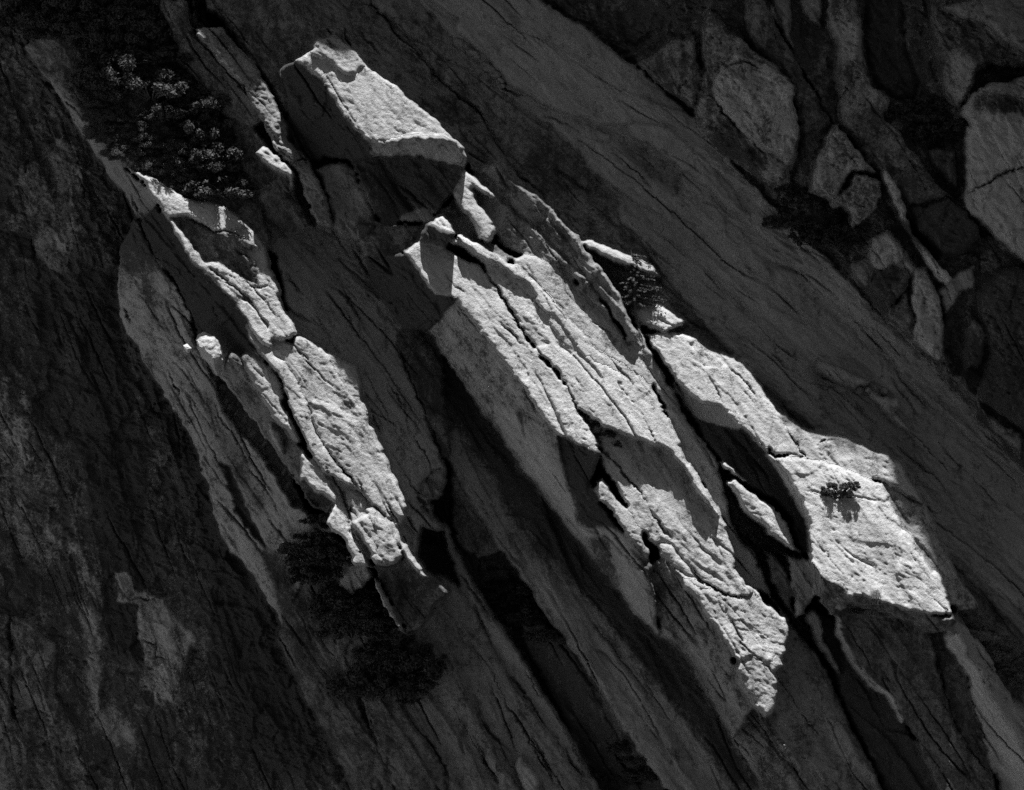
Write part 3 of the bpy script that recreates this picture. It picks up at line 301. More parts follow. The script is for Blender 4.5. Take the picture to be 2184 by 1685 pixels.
CR = [
 (G(1, 1, (880, 0), (980, 130), (1090, 310), (1160, 430), (1240, 560), (1370, 680), (1440, 800), (1510, 940), (1600, 1040), (1660, 1180), (1750, 1300), (1870, 1420), (1990, 1600), (2100, 1760)), 4., .7),
 (G(1, 1, (1000, 380), (1080, 430), (1130, 490), (1180, 560), (1230, 610)), 2.6, .4),
 (G(1, 1, (1900, 560), (1940, 680), (1990, 800), (1900, 900)), 2.2, .3), (G(1, 1, (1870, 900), (1960, 1040), (2040, 1180)), 2.2, .3),
 (G(1, 1, (1720, 620), (1800, 700), (1850, 740), (1900, 860)), 3, .4), (G(1, 1, (1760, 710), (1800, 810), (1870, 890), (1910, 860)), 2.6, .35),
 (G(1, 1, (1130, 160), (1200, 220), (1250, 260), (1330, 350), (1400, 450)), 2.2, .25), (G(1, 1, (640, 40), (740, 160), (800, 210)), 2.2, .2),
 (G(1, 1, (1600, 360), (1700, 440), (1760, 520), (1810, 590)), 2.4, .3),
 (G(1, 1, (0, 150), (100, 330), (160, 560), (260, 680), (390, 900), (440, 1060), (530, 1220), (600, 1400)), 3., .45), (G(1, 1, (350, 530), (460, 780), (560, 1030), (650, 1250), (700, 1350)), 4.5, .8),
 (G(1, 1, (20, 280), (80, 420), (170, 560)), 2.5, .35), (G(1, 1, (140, 870), (260, 1150), (400, 1340), (490, 1480), (560, 1600), (640, 1690)), 4, .7), (G(1, 1, (190, 960), (280, 990), (360, 1050), (440, 1090)), 2, .25),
 (G(1, 0, (60, 40), (200, 20), (380, 240), (520, 360), (620, 490), (760, 620), (870, 710), (930, 800), (1000, 900), (1100, 1080), (1250, 1210)), 3.4, .5),
 (G(1, 0, (930, 795), (1050, 795), (1040, 700)), 2., .25), (G(1, 0, (1050, 795), (1100, 880), (1140, 970)), 2, .25),
 (G(1, 0, (20, 130), (10, 220), (60, 290), (120, 340), (180, 440), (300, 530), (440, 640), (520, 720)), 5., .7), (G(1, 0, (70, 170), (180, 270), (260, 400), (360, 540)), 4, .5),
 (G(1, 0, (1060, 100), (1160, 115), (1320, 155)), 2, .3), (G(1, 0, (1000, 140), (1100, 155), (1170, 150)), 2.2, .3), (G(1, 0, (1700, 395), (1780, 410)), 1.8, .2),
 (G(1, 0, (780, 240), (860, 310), (1040, 500), (1060, 560), (1220, 660), (1330, 720)), 6, .7), (G(1, 0, (1230, 660), (1300, 740), (1450, 800), (1560, 860), (1700, 910)), 2.5, .35),
 (G(1, 0, (560, 340), (700, 400), (850, 450), (940, 470)), 5., .45), (G(1, 0, (1680, 910), (1700, 950), (1780, 1000), (1900, 1100), (1990, 1230)), 2.2, .3),
 (G(1, 0, (1920, 1300), (2000, 1350), (2060, 1380), (2080, 1320)), 2, .3), (G(1, 0, (2060, 1390), (2060, 1470), (2030, 1500)), 1.8, .2),
 (G(1, 0, (1800, 1290), (1850, 1420), (1960, 1560), (2050, 1680)), 5, .6), (G(1, 0, (1560, 1340), (1660, 1345), (1760, 1390)), 2.4, .25),
 (G(2, 1, (0, 340), (90, 400), (200, 470)), 3, .4), (G(2, 1, (120, 30), (300, 230), (480, 380), (640, 540), (830, 690)), 2.4, .35), (G(2, 1, (560, 560), (800, 760), (980, 810), (1100, 900), (1200, 1000), (1380, 1120)), 2.6, .35),
 (G(2, 1, (1110, 870), (1150, 940), (1200, 1000)), 4.5, .7), (G(2, 1, (860, 690), (930, 740), (1010, 780)), 4.5, .7), (G(2, 1, (780, 550), (850, 590), (880, 615), (950, 590)), 2, .3),
 (G(2, 1, (1170, 720), (1260, 715), (1340, 730), (1420, 830), (1500, 930)), 2.2, .3), (G(2, 1, (1340, 630), (1430, 760), (1560, 900), (1700, 1030)), 2.4, .3), (G(2, 1, (1430, 850), (1560, 1020), (1700, 1200), (1900, 1400), (2100, 1600)), 2.4, .3), (G(2, 1, (1200, 1000), (1400, 1180), (1600, 1350), (1750, 1500)), 2.6, .3),
 (G(2, 1, (850, 130), (1000, 290), (1170, 400), (1250, 500), (1340, 620)), 3.5, .5), (G(2, 1, (720, 30), (850, 130)), 2, .3),
 (G(2, 1, (110, 590), (140, 650), (180, 740), (220, 830), (260, 910)), 2, .3), (G(2, 1, (180, 560), (280, 660), (400, 760), (480, 850), (580, 960)), 2.4, .25),
 (G(2, 1, (640, 1030), (700, 1120), (790, 1245), (880, 1260), (920, 1320)), 3, .45), (G(2, 1, (580, 1235), (640, 1220), (740, 1220)), 2.2, .3), (G(2, 1, (840, 1180), (900, 1130), (990, 1120)), 2.4, .3), (G(2, 1, (860, 1170), (920, 1250), (1000, 1300)), 2.4, .3), (G(2, 1, (790, 1250), (860, 1300), (920, 1390)), 2, .25), (G(2, 1, (1270, 1400), (1300, 1440), (1400, 1480), (1540, 1550), (1700, 1620)), 2.6, .35), (G(2, 1, (740, 1440), (900, 1480), (1100, 1490), (1270, 1520)), 1.8, .22),
 (G(2, 1, (0, 920), (80, 1080), (160, 1220), (260, 1400), (330, 1600), (400, 1690)), 4, .8), (G(2, 2, (400, 0), (470, 150), (560, 330), (590, 450), (700, 600), (760, 680)), 5, .9),
 (G(2, 1, (100, 1250), (150, 1400), (230, 1540)), 2, .25),
 (G(1, 1, (1910, 400), (1960, 500), (2060, 640), (2150, 780), (2200, 880)), 5, 1.),
 (G(2, 2, (0, 195), (50, 240), (100, 330), (200, 390), (330, 440), (420, 440)), 3.4, .6), (G(2, 2, (200, 400), (250, 520), (320, 640), (420, 790), (540, 890), (640, 1030)), 2.2, .3), (G(2, 2, (560, 540), (580, 590), (600, 610)), 2.4, .4), (G(2, 2, (740, 1160), (800, 1260), (900, 1380)), 3, .35), (G(2, 2, (440, 370), (470, 440), (540, 490)), 2.4, .3),
 (G(2, 2, (1590, 690), (1610, 760), (1640, 930), (1690, 1100), (1740, 1280), (1820, 1420), (1980, 1600)), 3, .5), (G(2, 2, (1215, 560), (1220, 700), (1230, 820)), 1.8, .25), (G(2, 2, (680, 610), (770, 700), (880, 800), (960, 930)), 6, 1.1), (G(2, 2, (960, 960), (1060, 1190), (1200, 1460), (1290, 1640)), 4, .6), (G(2, 2, (1360, 1130), (1420, 1230)), 2.4, .4),
 (G(0, 1, (1030, 0), (1110, 120), (1190, 240), (1250, 470), (1330, 640), (1400, 790)), 5, .9), (G(0, 1, (1340, 830), (1400, 970), (1500, 1120), (1600, 1300), (1700, 1450), (1800, 1620)), 2.6, .4), (G(0, 1, (780, 260), (800, 320), (820, 400)), 3, .5), (G(0, 1, (1060, 660), (1090, 760), (1140, 810), (1140, 880)), 2.4, .4), (G(0, 1, (990, 170), (1000, 240), (1060, 300)), 2, .3),
 (G(0, 1, (1340, 20), (1480, 130), (1600, 250), (1700, 380), (1720, 450)), 4, .6), (G(0, 1, (1480, 0), (1580, 120), (1700, 240), (1800, 360)), 3, .4), (G(0, 0, (1180, 1390), (1280, 1430), (1390, 1490), (1480, 1490), (1620, 1540)), 4.5, .5), (G(0, 0, (1500, 1600), (1580, 1640), (1640, 1700)), 3, .4), (G(0, 1, (1620, 160), (1720, 150), (1780, 170)), 3, .4),
 (G(0, 1, (1850, 660), (1920, 800), (1990, 960), (2060, 1130), (2120, 1230), (2184, 1300), (2290, 1440)), 3, .45), (G(0, 1, (1720, 640), (1800, 760), (1860, 900), (1940, 1100), (2000, 1240)), 3.2, .55), (G(0, 1, (1800, 60), (1940, 200), (2050, 380), (2120, 500)), 3, .5), (G(0, 1, (1920, 230), (1980, 320), (2060, 420)), 3, .5),
 (G(1, 1, (100, 1370), (150, 1450), (180, 1540)), 3, .4), (G(1, 1, (-100, 1300), (20, 1480), (80, 1690)), 3.5, .6), (G(1, 2, (60, 0), (110, 100), (180, 220), (260, 420), (360, 640)), 4, .8), (G(1, 2, (240, 80), (230, 160), (270, 210)), 2.5, .4), (G(1, 1, (280, 1510), (330, 1600), (380, 1690)), 3, .4),
 (G(0, 0, (150, 290), (250, 440), (330, 560), (420, 700), (560, 900), (700, 1120), (830, 1310), (980, 1590), (1020, 1690)), 3.5, .7), (G(0, 0, (280, 480), (400, 640), (500, 720)), 3, .4), (G(0, 0, (820, 1190), (860, 1300), (930, 1470)), 3, .4),
 (G(0, 0, (1200, 180), (1420, 400), (1560, 560), (1610, 660)), 3, .5), (G(0, 0, (1430, 150), (1570, 340), (1720, 560), (1830, 740), (1970, 1000), (2040, 1140), (2160, 1450)), 4, .7), (G(0, 0, (1860, 1050), (1940, 1030), (2060, 1050), (2184, 1040)), 3, .5), (G(0, 0, (1880, 1100), (1960, 1280), (2040, 1430)), 3.5, .6), (G(0, 0, (1850, 860), (1920, 1000), (1990, 1100)), 2.4, .4), (G(0, 0, (1900, 0), (1940, 120), (2060, 250), (2184, 350)), 4, .5),
 (G(0, 0, (60, 1110), (130, 1420), (190, 1690)), 3, .5), (G(0, 0, (0, 1130), (60, 1110), (110, 1060)), 2.4, .4), (G(0, 0, (440, 1060), (520, 1270), (620, 1500)), 2.4, .3), (G(0, 1, (100, 210), (130, 300), (180, 400), (270, 480)), 3, .4), (G(0, 1, (640, 100), (690, 180), (680, 280)), 3, .4), (G(0, 1, (130, 1380), (200, 1200), (260, 1130)), 2.4, .4), (G(0, 1, (190, 1040), (260, 1180), (320, 1360), (410, 1290), (420, 1150)), 2.4, .3), (G(0, 1, (740, 1560), (755, 1690)), 3.5, .6), (G(0, 1, (1080, 1430), (1110, 1500), (1220, 1530)), 2.4, .4),
 (G(0, 2, (490, 170), (560, 300), (640, 480), (650, 600)), 4, .5), (G(0, 2, (700, 300), (715, 430), (790, 480), (980, 485)), 2.6, .4), (G(0, 2, (850, 740), (960, 780), (950, 860), (1080, 870)), 2.2, .3), (G(0, 2, (970, 950), (1060, 1080)), 2.2, .3), (G(0, 2, (1240, 750), (1290, 920), (1350, 1080), (1400, 1260)), 3, .5), (G(0, 2, (1220, 980), (1280, 1180), (1340, 1370), (1420, 1690)), 3, .5), (G(0, 2, (420, 930), (560, 1130), (620, 1260), (720, 1380), (790, 1460)), 3, .5), (G(0, 2, (150, 620), (230, 720), (310, 780), (330, 900)), 3, .4), (G(0, 2, (470, 620), (480, 780)), 3, .4), (G(0, 2, (0, 420), (20, 1000), (30, 1330)), 5, .6), (G(0, 2, (1340, 100), (1420, 260), (1400, 320)), 4, .5), (G(0, 2, (1340, 420), (1360, 560), (1440, 780)), 3, .4), (G(0, 2, (1100, 1540), (1030, 1660)), 4, .4),
 (G(0, 2, (1960, 380), (2040, 580), (2184, 790)), 3, .5),
 (G(1, 2, (0, 830), (70, 950), (100, 1130), (190, 1350), (320, 1690)), 4, .6), (G(1, 2, (80, 950), (130, 1180), (230, 1420), (280, 1600)), 3, .4), (G(1, 2, (400, 1180), (520, 1360), (650, 1540), (700, 1690)), 5, .8), (G(1, 2, (830, 780), (960, 940), (1040, 1120), (1180, 1330), (1300, 1560), (1380, 1690)), 3, .5), (G(1, 2, (1000, 850), (1100, 1000), (1230, 1180), (1400, 1420), (1560, 1640)), 5, .7), (G(1, 2, (1150, 870), (1260, 1080), (1400, 1260), (1500, 1450), (1610, 1640)), 3, .5), (G(1, 2, (780, 1250), (900, 1470), (1010, 1680)), 6, .9), (G(1, 2, (630, 520), (740, 640)), 2.2, .3), (G(1, 2, (880, 1240), (1000, 1400), (1080, 1540), (1200, 1690)), 5, .8), (G(1, 2, (1210, 1330), (1290, 1480), (1340, 1600), (1370, 1690)), 5, .7),
 (G(1, 2, (720, 280), (800, 400), (900, 520), (980, 640)), 3, .5), (G(1, 1, (700, 1290), (850, 1300), (1000, 1320)), 2.2, .25),
 (G(2, 0, (560, 90), (620, 200), (720, 360), (800, 500), (850, 590), (900, 690), (970, 790), (1080, 900), (1180, 1040), (1260, 1140)), 4, .9), (G(2, 0, (980, 280), (1040, 400), (1080, 520), (1120, 560)), 3, .6), (G(2, 0, (1085, 510), (1020, 600), (990, 640), (985, 790)), 3, .5), (G(2, 0, (1120, 20), (1150, 140), (1150, 290), (1180, 440), (1200, 540), (1330, 650)), 4, .7), (G(2, 0, (170, 590), (260, 720), (380, 860), (470, 930), (560, 1050)), 5, .6), (G(2, 0, (230, 450), (350, 400), (480, 440), (600, 470), (660, 490)), 4, .5), (G(2, 0, (710, 570), (730, 720), (750, 900), (740, 1080)), 4, .6), (G(2, 0, (1800, 1240), (1900, 1200), (2000, 1130), (2184, 1060)), 3, .5), (G(2, 0, (1460, 1300), (1560, 1300), (1680, 1250)), 4, .3), (G(2, 0, (1640, 1220), (1780, 1330), (1900, 1440), (2060, 1580)), 5, .9), (G(2, 0, (1900, 1450), (1960, 1560), (2060, 1690)), 3, .5), (G(2, 0, (1850, 1560), (1900, 1640), (2000, 1690)), 3, .5), (G(2, 0, (340, 140), (390, 230), (460, 310)), 4, .5), (G(2, 0, (160, 40), (230, 150), (320, 250), (390, 290)), 4, .5), (G(2, 0, (1840, 370), (1850, 480), (1790, 690)), 3, .5), (G(2, 1, (1520, 40), (1540, 90), (1510, 130)), 2.2, .3), (G(2, 0, (1440, 1340), (1450, 1440), (1520, 1560), (1640, 1690)), 3, .4),
 (G(2, 1, (1650, 170), (1670, 330), (1690, 420)), 4, .7), (G(2, 1, (1880, 190), (1880, 60)), 3, .5), (G(2, 1, (1760, 220), (1820, 300), (1870, 360)), 3, .4),
]
for pts, w, dep in CR: crack(pts, w, dep)

# ------------------------------------------------------------------ pale and dark areas of the rock itself (fresh scars, water streaks, lichen), and gully shade painted in
def patch(poly, tone=None, lich=None, soft=5.0, only=None):
    sl = bbox(poly, soft * 4)
    m = gauss(inside(poly, WX[sl], WY[sl]).astype(float), soft / STEP)
    if only: m = m * (FID[sl] == FIX[only])
    if tone is not None: TONE[sl] = TONE[sl] * (1 - m) + tone * m
    if lich is not None: LICH[sl] = LICH[sl] * (1 - m) + lich * m

patch(G(0, 2, (440, 470), (560, 600), (610, 720), (600, 1200), (700, 1240), (790, 1460), (640, 1400), (540, 1250), (490, 800)), .34, .3, 9)
patch(G(0, 2, (-60, -20), (330, 0), (340, 150), (300, 300), (150, 220), (0, 150)), .32, .5, 12)
patch(G(0, 1, (-60, 800), (130, 850), (150, 1100), (110, 1500), (200, 1690), (-60, 1690)), .32, .48, 16)
patch(G(0, 0, (230, 240), (330, 260), (400, 420), (330, 430), (240, 330)), .34, .15, 6)
patch(G(0, 0, (130, 1300), (260, 1400), (300, 1560), (200, 1560)), .26, .25, 6); patch(G(0, 0, (310, 1480), (370, 1500), (360, 1600), (320, 1580)), .34, .1, 3)
patch(G(0, 2, (690, 40), (760, 0), (740, 160), (710, 300), (690, 300)), .28, .3, 4)
patch(G(1, 1, (960, 900), (1080, 940), (1250, 1130), (1400, 1260), (1480, 1520), (1510, 1690), (1780, 1690), (1960, 1900), (2030, 2390), (1850, 2200), (1700, 2000), (1430, 1660), (1200, 1360), (1050, 1130)), .42, .12, 7)
patch(G(1, 2, (1560, 60), (1700, 60), (1790, 380), (1750, 380), (1600, 200)), .3, .65, 7)
patch(G(1, 2, (1840, 60), (1920, 130), (2000, 280), (2050, 560), (2040, 700), (2010, 560), (1950, 350)), .28, .7, 6)
patch(G(1, 1, (640, 400), (760, 380), (850, 620), (820, 760), (720, 620)), .32, .4, 8)
patch(G(2, 2, (-180, 480), (-60, 760), (120, 980), (260, 1200), (440, 1480), (560, 1800), (480, 1800), (200, 1180), (0, 860), (-170, 640)), .34, .1, 9)
patch(G(2, 2, (0, 480), (100, 700), (200, 860), (330, 1060), (420, 1280), (350, 1260), (200, 1000), (60, 740)), .34, .12, 7)
patch(G(2, 2, (930, 1280), (1040, 1380), (1100, 1560), (1020, 1480)), .34, .12, 8)
patch(G(2, 0, (190, 560), (350, 540), (390, 640), (400, 800), (280, 720)), .34, .1, 6)
patch(G(2, 0, (560, 680), (690, 720), (700, 860), (600, 860)), .3, .25, 9); patch(G(2, 0, (420, 850), (560, 960), (660, 1060), (560, 1160), (480, 1000)), .28, .25, 8)
patch(G(2, 0, (960, 160), (1120, 150), (1140, 340), (1020, 440), (980, 300)), .3, .2, 6); patch(G(2, 0, (1700, 370), (1850, 380), (1840, 560), (1760, 680), (1700, 560)), .32, .15, 8)
patch(G(2, 0, (1300, 1420), (1900, 1400), (1900, 1520), (1700, 1660), (1520, 1600)), .12, .85, 8); patch(G(2, 1, (1680, 300), (1760, 300), (2200, 900), (1900, 800), (1680, 600)), .13, .8, 9)
patch(G(2, 0, (1840, 720), (2184, 740), (2184, 620), (1860, 600)), .2, .65, 6); patch(G(2, 0, (150, 850), (330, 880), (540, 1040), (500, 1100), (260, 980)), .14, .8, 6)
patch(G(2, 1, (-60, -60), (250, -50), (700, 330), (1000, 560), (900, 600), (600, 400), (250, 190)), .34, .08, 12); patch(G(1, 0, (1480, 940), (1900, 1050), (2150, 1400), (2000, 1500), (1820, 1280)), .33, .08, 9)
patch(G(1, 0, (1250, 850), (1480, 950), (1640, 1150), (1700, 1280), (1300, 1260), (1200, 1050)), .18, .6, 12); patch(G(1, 0, (380, 560), (760, 640), (880, 760), (700, 800), (480, 680)), .18, .55, 12)
patch(G(1, 0, (1780, 860), (1960, 920), (2180, 1100), (2180, 1250), (1960, 1120)), .2, .5, 8)
patch(G(1, 0, (950, 1090), (1100, 1120), (1300, 1300), (1480, 1540), (1440, 1600), (1240, 1380), (1040, 1180)), .24, .55, 6)
patch(G(1, 1, (600, 700), (800, 840), (1000, 1100), (1180, 1360), (960, 1250), (700, 1000)), .16, .72, 18); patch(G(1, 1, (950, 1420), (1250, 1440), (1440, 1690), (1560, 2000), (1200, 1850)), .2, .6, 20)
patch(G(1, 2, (1250, 300), (1400, 420), (1600, 660), (1500, 640), (1320, 480)), .32, .1, 12); patch(G(1, 2, (1560, 700), (1800, 900), (2000, 1200), (2100, 1600), (1960, 1500), (1700, 1060)), .32, .15, 14)
patch(G(1, 2, (1750, 480), (1900, 600), (2184, 900), (2184, 1200), (1950, 860)), .18, .6, 18)
patch(G(0, 1, (920, 60), (1000, 120), (1000, 300), (1100, 460), (980, 420), (900, 200)), .26, .55, 7); patch(G(0, 1, (700, -330), (1010, -330), (1060, 0), (960, 60), (840, 80), (720, 60)), .24, .8, 16, 'ap')
patch(G(0, 1, (1240, 800), (1330, 840), (1500, 1120), (1640, 1400), (1700, 1640), (1560, 1500), (1400, 1180)), .24, .5, 8)
patch(G(0, 2, (1640, 100), (1800, 200), (1940, 500), (1800, 640), (1700, 330)), .15, .7, 9)
patch(G(0, 1, (1400, 560), (1700, 560), (1690, 640), (1480, 640)), .2, .5, 5)

patch(G(1, 1, (560, 560), (700, 650), (930, 1010), (1230, 1410), (1440, 1690), (1750, 2070), (2030, 2400), (2200, 2500), (2330, 2750), (2700, 3400), (2560, 3400), (2200, 2850), (1950, 2560), (1700, 2280), (1400, 1950), (1150, 1600), (850, 1180), (620, 800)), .2, .95, 12, 'g1')  # dark lichen band, also painting in the shade of the deep gully
patch(G(0, 2, (640, 290), (820, 260), (1010, 440), (1260, 640), (1290, 780), (1180, 1260), (940, 1140), (820, 880), (650, 540)), .36, .5, 12, 'wall')
patch(G(0, 2, (380, 130), (480, 100), (660, 420), (640, 540), (500, 430)), .36, .45, 9, 'wall')
patch(G(0, 2, (660, 1180), (760, 1260), (800, 1470), (720, 1400)), .36, .4, 7, 'wall')
for (x, y, w, h, sl_, t_, l_) in [(70, 640, 40, 300, .05, .14, .8), (190, 1000, 60, 420, .1, .10, .85), (330, 1100, 50, 520, .22, .09, .9), (420, 1250, 60, 420, .25, .10, .9), (250, 620, 40, 300, .15, .12, .8), (520, 1380, 50, 260, .35, .12, .85)]:
    patch([(x - w, y - h), (x + w, y - h), (x + w * .8 + sl_ * 2 * h, y + h), (x - w * .8 + sl_ * 2 * h, y + h)], t_, l_, 16, 'wall')

# ------------------------------------------------------------------ relief
SH = H.copy()                                             # relief without the fine grain, to set things on
H = .55 * gauss(H, .8) + .45 * gauss(H, 1.5)
H -= np.minimum(CRK, 1.6)
ca, sa = math.cos(math.radians(50)), math.sin(math.radians(50))
al = xm * ca + ym * sa; ac = -xm * sa + ym * ca           # along and across the grain of the rock
c2_, s2_ = math.cos(math.radians(24)), math.sin(math.radians(24))
bl_ = xm * c2_ + ym * s2_; bc_ = -xm * s2_ + ym * c2_     # finer grain lies flatter
dist = np.zeros_like(H); n = 0
for lam, amp, st in [(9, .40, 2.0), (4.5, .23, 1.8), (2.3, .11, 1.8)]:
    dist += amp * perlin(al / (lam * st), ac / lam, 40 + n); n += 1
loc = np.clip(.85 + .9 * perlin(xm / 4.0, ym / 4.0, 55), .35, 1.7)
for lam, amp, st in [(1.5, .085, 2.4), (.8, .05, 2.3), (.42, .040, 2.0), (.24, .028, 1.5)]:
    q = perlin(bl_ / (lam * st), bc_ / lam, 40 + n); n += 1
    dist += amp * loc * (q - .35 * np.abs(q))
pit = perlin(bl_ / 1.3, bc_ / .8, 60); pit2 = perlin(bl_ / .8, bc_ / .25, 61); pit3 = perlin(bl_ / .45, bc_ / .19, 62)
dist -= (.16 * np.clip(pit - .38, 0, 1) + .20 * np.clip(pit2 - .30, 0, .4) + .16 * np.clip(pit3 - .22, 0, .4)) * loc
wx2 = 1.2 * perlin(xm / 2.0, ym / 2.0, 66); wy2 = 1.2 * perlin(xm / 2.0, ym / 2.0, 67)
ch = gauss(.17 * chips((al + wx2) / 7.0, (ac + wy2) / 3.2, 80) + .10 * chips((al + wx2) / 2.6, (ac + wy2) / 1.3, 81), .8)
ch += .045 * chips((bl_ + wx2 * .4) / 1.5, (bc_ + wy2 * .4) / .45, 82) + .026 * chips((bl_ + wx2 * .3) / .6, (bc_ + wy2 * .3) / .24, 84)
dist += ch * np.clip(.8 + 1.0 * perlin(xm / 5, ym / 5, 83), .2, 1.7)
# weathering ribs running with the slabs
dist += .07 * (1 - 2.2 * np.abs(perlin(al / 7.0, ac / .9, 63))) * np.clip(.4 + perlin(xm / 7, ym / 7, 64), 0, 1)
LITSET = ['b_top', 'b_cap', 'n1', 'bs', 'bm1', 'bm2', 'bf', 'bl', 'bl1', 'bl3', 'bl4', 'c0', 'c1', 'c2', 'c2r', 'c3', 'c4', 'a2', 'a3', 'a3b', 'a7', 'l1', 'a9', 'a10', 'a11', 'a12', 'a13', 'hollow_lip', 'ledge_c', 'u2b']
ANG = np.full(len(FAC), 53.0); RIB = np.full(len(FAC), 1.0)
for k, (nm, th, pt) in enumerate(FAC):
    if nm in LITSET: RIB[k] = .34
    if nm in ('wall', 'wall2', 'scar', 'panel'): ANG[k] = 70; RIB[k] = .7
    if nm.startswith('slab') or nm == 'ledge': ANG[k] = 42; RIB[k] = .75
    if nm.startswith('r_') or nm == 'right0': ANG[k] = 60; RIB[k] = .6
    if nm in ('ap', 'aq', 'aq2', 's0', 's1', 'g1', 'g2', 'blp', 'bd2', 'd1', 'd5', 'd6'): ANG[k] = 58; RIB[k] = 1.0
    if nm in ('bp', 'd2p', 'b_front', 'cb'): RIB[k] = .7
angf = ANG[FID]; ribs = np.zeros_like(H); seam = np.zeros_like(H)
bend = .55 * perlin(xm / 12, ym / 12, 120) + .10 * chips(xm / 1.3, ym / 1.0, 122); bend2 = .55 * perlin(xm / 12, ym / 12, 121) + .10 * chips(xm / 1.3, ym / 1.0, 123)
for k, a_ in enumerate(np.unique(ANG)):
    m = angf == a_; t_ = math.radians(a_); X_, Y_ = xm[m] + bend[m], ym[m] + bend2[m]
    u_ = X_ * math.cos(t_) + Y_ * math.sin(t_); v_ = -X_ * math.sin(t_) + Y_ * math.cos(t_)
    ribs[m] = .30 * chips(u_ / 13.0, v_ / 1.9, 130 + k) + .13 * chips(u_ / 6.0, v_ / .7, 140 + k) + .16 * (.45 - 2 * np.abs(perlin(u_ / 15.0, v_ / 1.5, 150 + k)))
    q1 = np.abs(perlin(u_ / 17.0, v_ / 1.9, 160 + k)); q2 = np.abs(perlin(u_ / 9.0, v_ / 1.1, 170 + k))
    seam[m] = .55 * np.exp(-(q1 / .035) ** 2) * np.clip(perlin(u_ / 8, v_ / 3, 180 + k) * 2.4 - .05, 0, 1) + .28 * np.exp(-(q2 / .045) ** 2) * np.clip(perlin(u_ / 6, v_ / 3, 190 + k) * 2.4 - .35, 0, 1)
dist = dist * .86
CHX = np.full(len(FAC), .07)
for k, (nm, th, pt) in enumerate(FAC):
    if nm.startswith('r_') or nm == 'right0': CHX[k] = .34
    elif nm in ('wall', 'wall2', 'panel'): CHX[k] = .40
    elif nm in LITSET or nm in ('bp', 'd2p', 'cb'): CHX[k] = .02
    elif nm.startswith('slab'): CHX[k] = .05
    elif nm in ('b_side', 'u2', 'u3', 'u4', 'u5', 'throat', 'hollow', 'shelf', 'ad', 'bd0', 'notch', 'cf'): CHX[k] = .2
wq = .5 * perlin(xm / 1.1, ym / 1.1, 124)
brk = chips((xm * .85 + ym * .3 + wq) / 2.1, (ym * .8 - xm * .3 + wq) / 2.6, 125) + .55 * chips((xm * .85 + ym * .3 + wq) / .85, (ym * .8 - xm * .3 + wq) / 1.0, 126)
H += gauss(brk, .6) * gauss(CHX[FID], 1.2)
isl = np.isin(FID, [k for k, f in enumerate(FAC) if f[0].startswith('slab')])
ts = math.radians(42); us, vs_ = xm * math.cos(ts) + ym * math.sin(ts), -xm * math.sin(ts) + ym * math.cos(ts)
H += gauss(isl.astype(float), 2) * (.32 * perlin(us / 18, vs_ / 3.2, 127) + .16 * perlin(us / 9, vs_ / 1.5, 128))
RIBF = gauss(RIB[FID], 1.5)
H += gauss(ribs, .6) * RIBF - seam * np.clip(RIBF + .15, 0, 1.2)
RS = gauss(ROUGH, 2.0)
low = .40 * perlin(al / 18.0, ac / 9, 40) + .23 * perlin(al / 8.1, ac / 4.5, 41)
litm = gauss(np.isin(FID, [k for k, f in enumerate(FAC) if f[0] in LITSET]).astype(float), 1.5)
H += (dist * (1 - .34 * litm) + low * .34 * litm) * RS       # the sunlit faces are finer grained
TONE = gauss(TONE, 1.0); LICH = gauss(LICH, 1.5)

def world_pt(px, py, d): return Vector(((px - 1092) * S, -d, ZC + (842.5 - py) * S))
def surf(px, py, sm=SH):
    i = int(round((px + MX) / STEP)); j = int(round((py + MY) / STEP))
    i = min(max(i, 0), NX - 1); j = min(max(j, 0), NY - 1)
    return float(sm[j, i])

# ------------------------------------------------------------------ materials
def nodes_of(name):
    m = bpy.data.materials.new(name); m.use_nodes = True
    nt = m.node_tree; nt.nodes.clear()
    out = nt.nodes.new('ShaderNodeOutputMaterial'); b = nt.nodes.new('ShaderNodeBsdfPrincipled')
    nt.links.new(b.outputs[0], out.inputs[0]); b.inputs['Roughness'].default_value = .9; b.inputs['Specular IOR Level'].default_value = .2
    return m, nt, b

def mk(nt, typ, **kw):
    nd = nt.nodes.new(typ)
    for k, v in kw.items():
        if k in nd.inputs.keys(): nd.inputs[k].default_value = v
        else: setattr(nd, k, v)
    return nd

def math_(nt, op, a, b=None, clamp=False):
    nd = nt.nodes.new('ShaderNodeMath'); nd.operation = op; nd.use_clamp = clamp
    for i, v in enumerate((a, b)):
        if v is None: continue
        if isinstance(v, (int, float)): nd.inputs[i].default_value = v
        else: nt.links.new(v, nd.inputs[i])
    return nd.outputs[0]

def noise_(nt, vec, sc, det=5., ro=.6):
    nd = mk(nt, 'ShaderNodeTexNoise', Scale=sc, Detail=det, Roughness=ro); nt.links.new(vec, nd.inputs['Vector']); return nd.outputs['Fac']

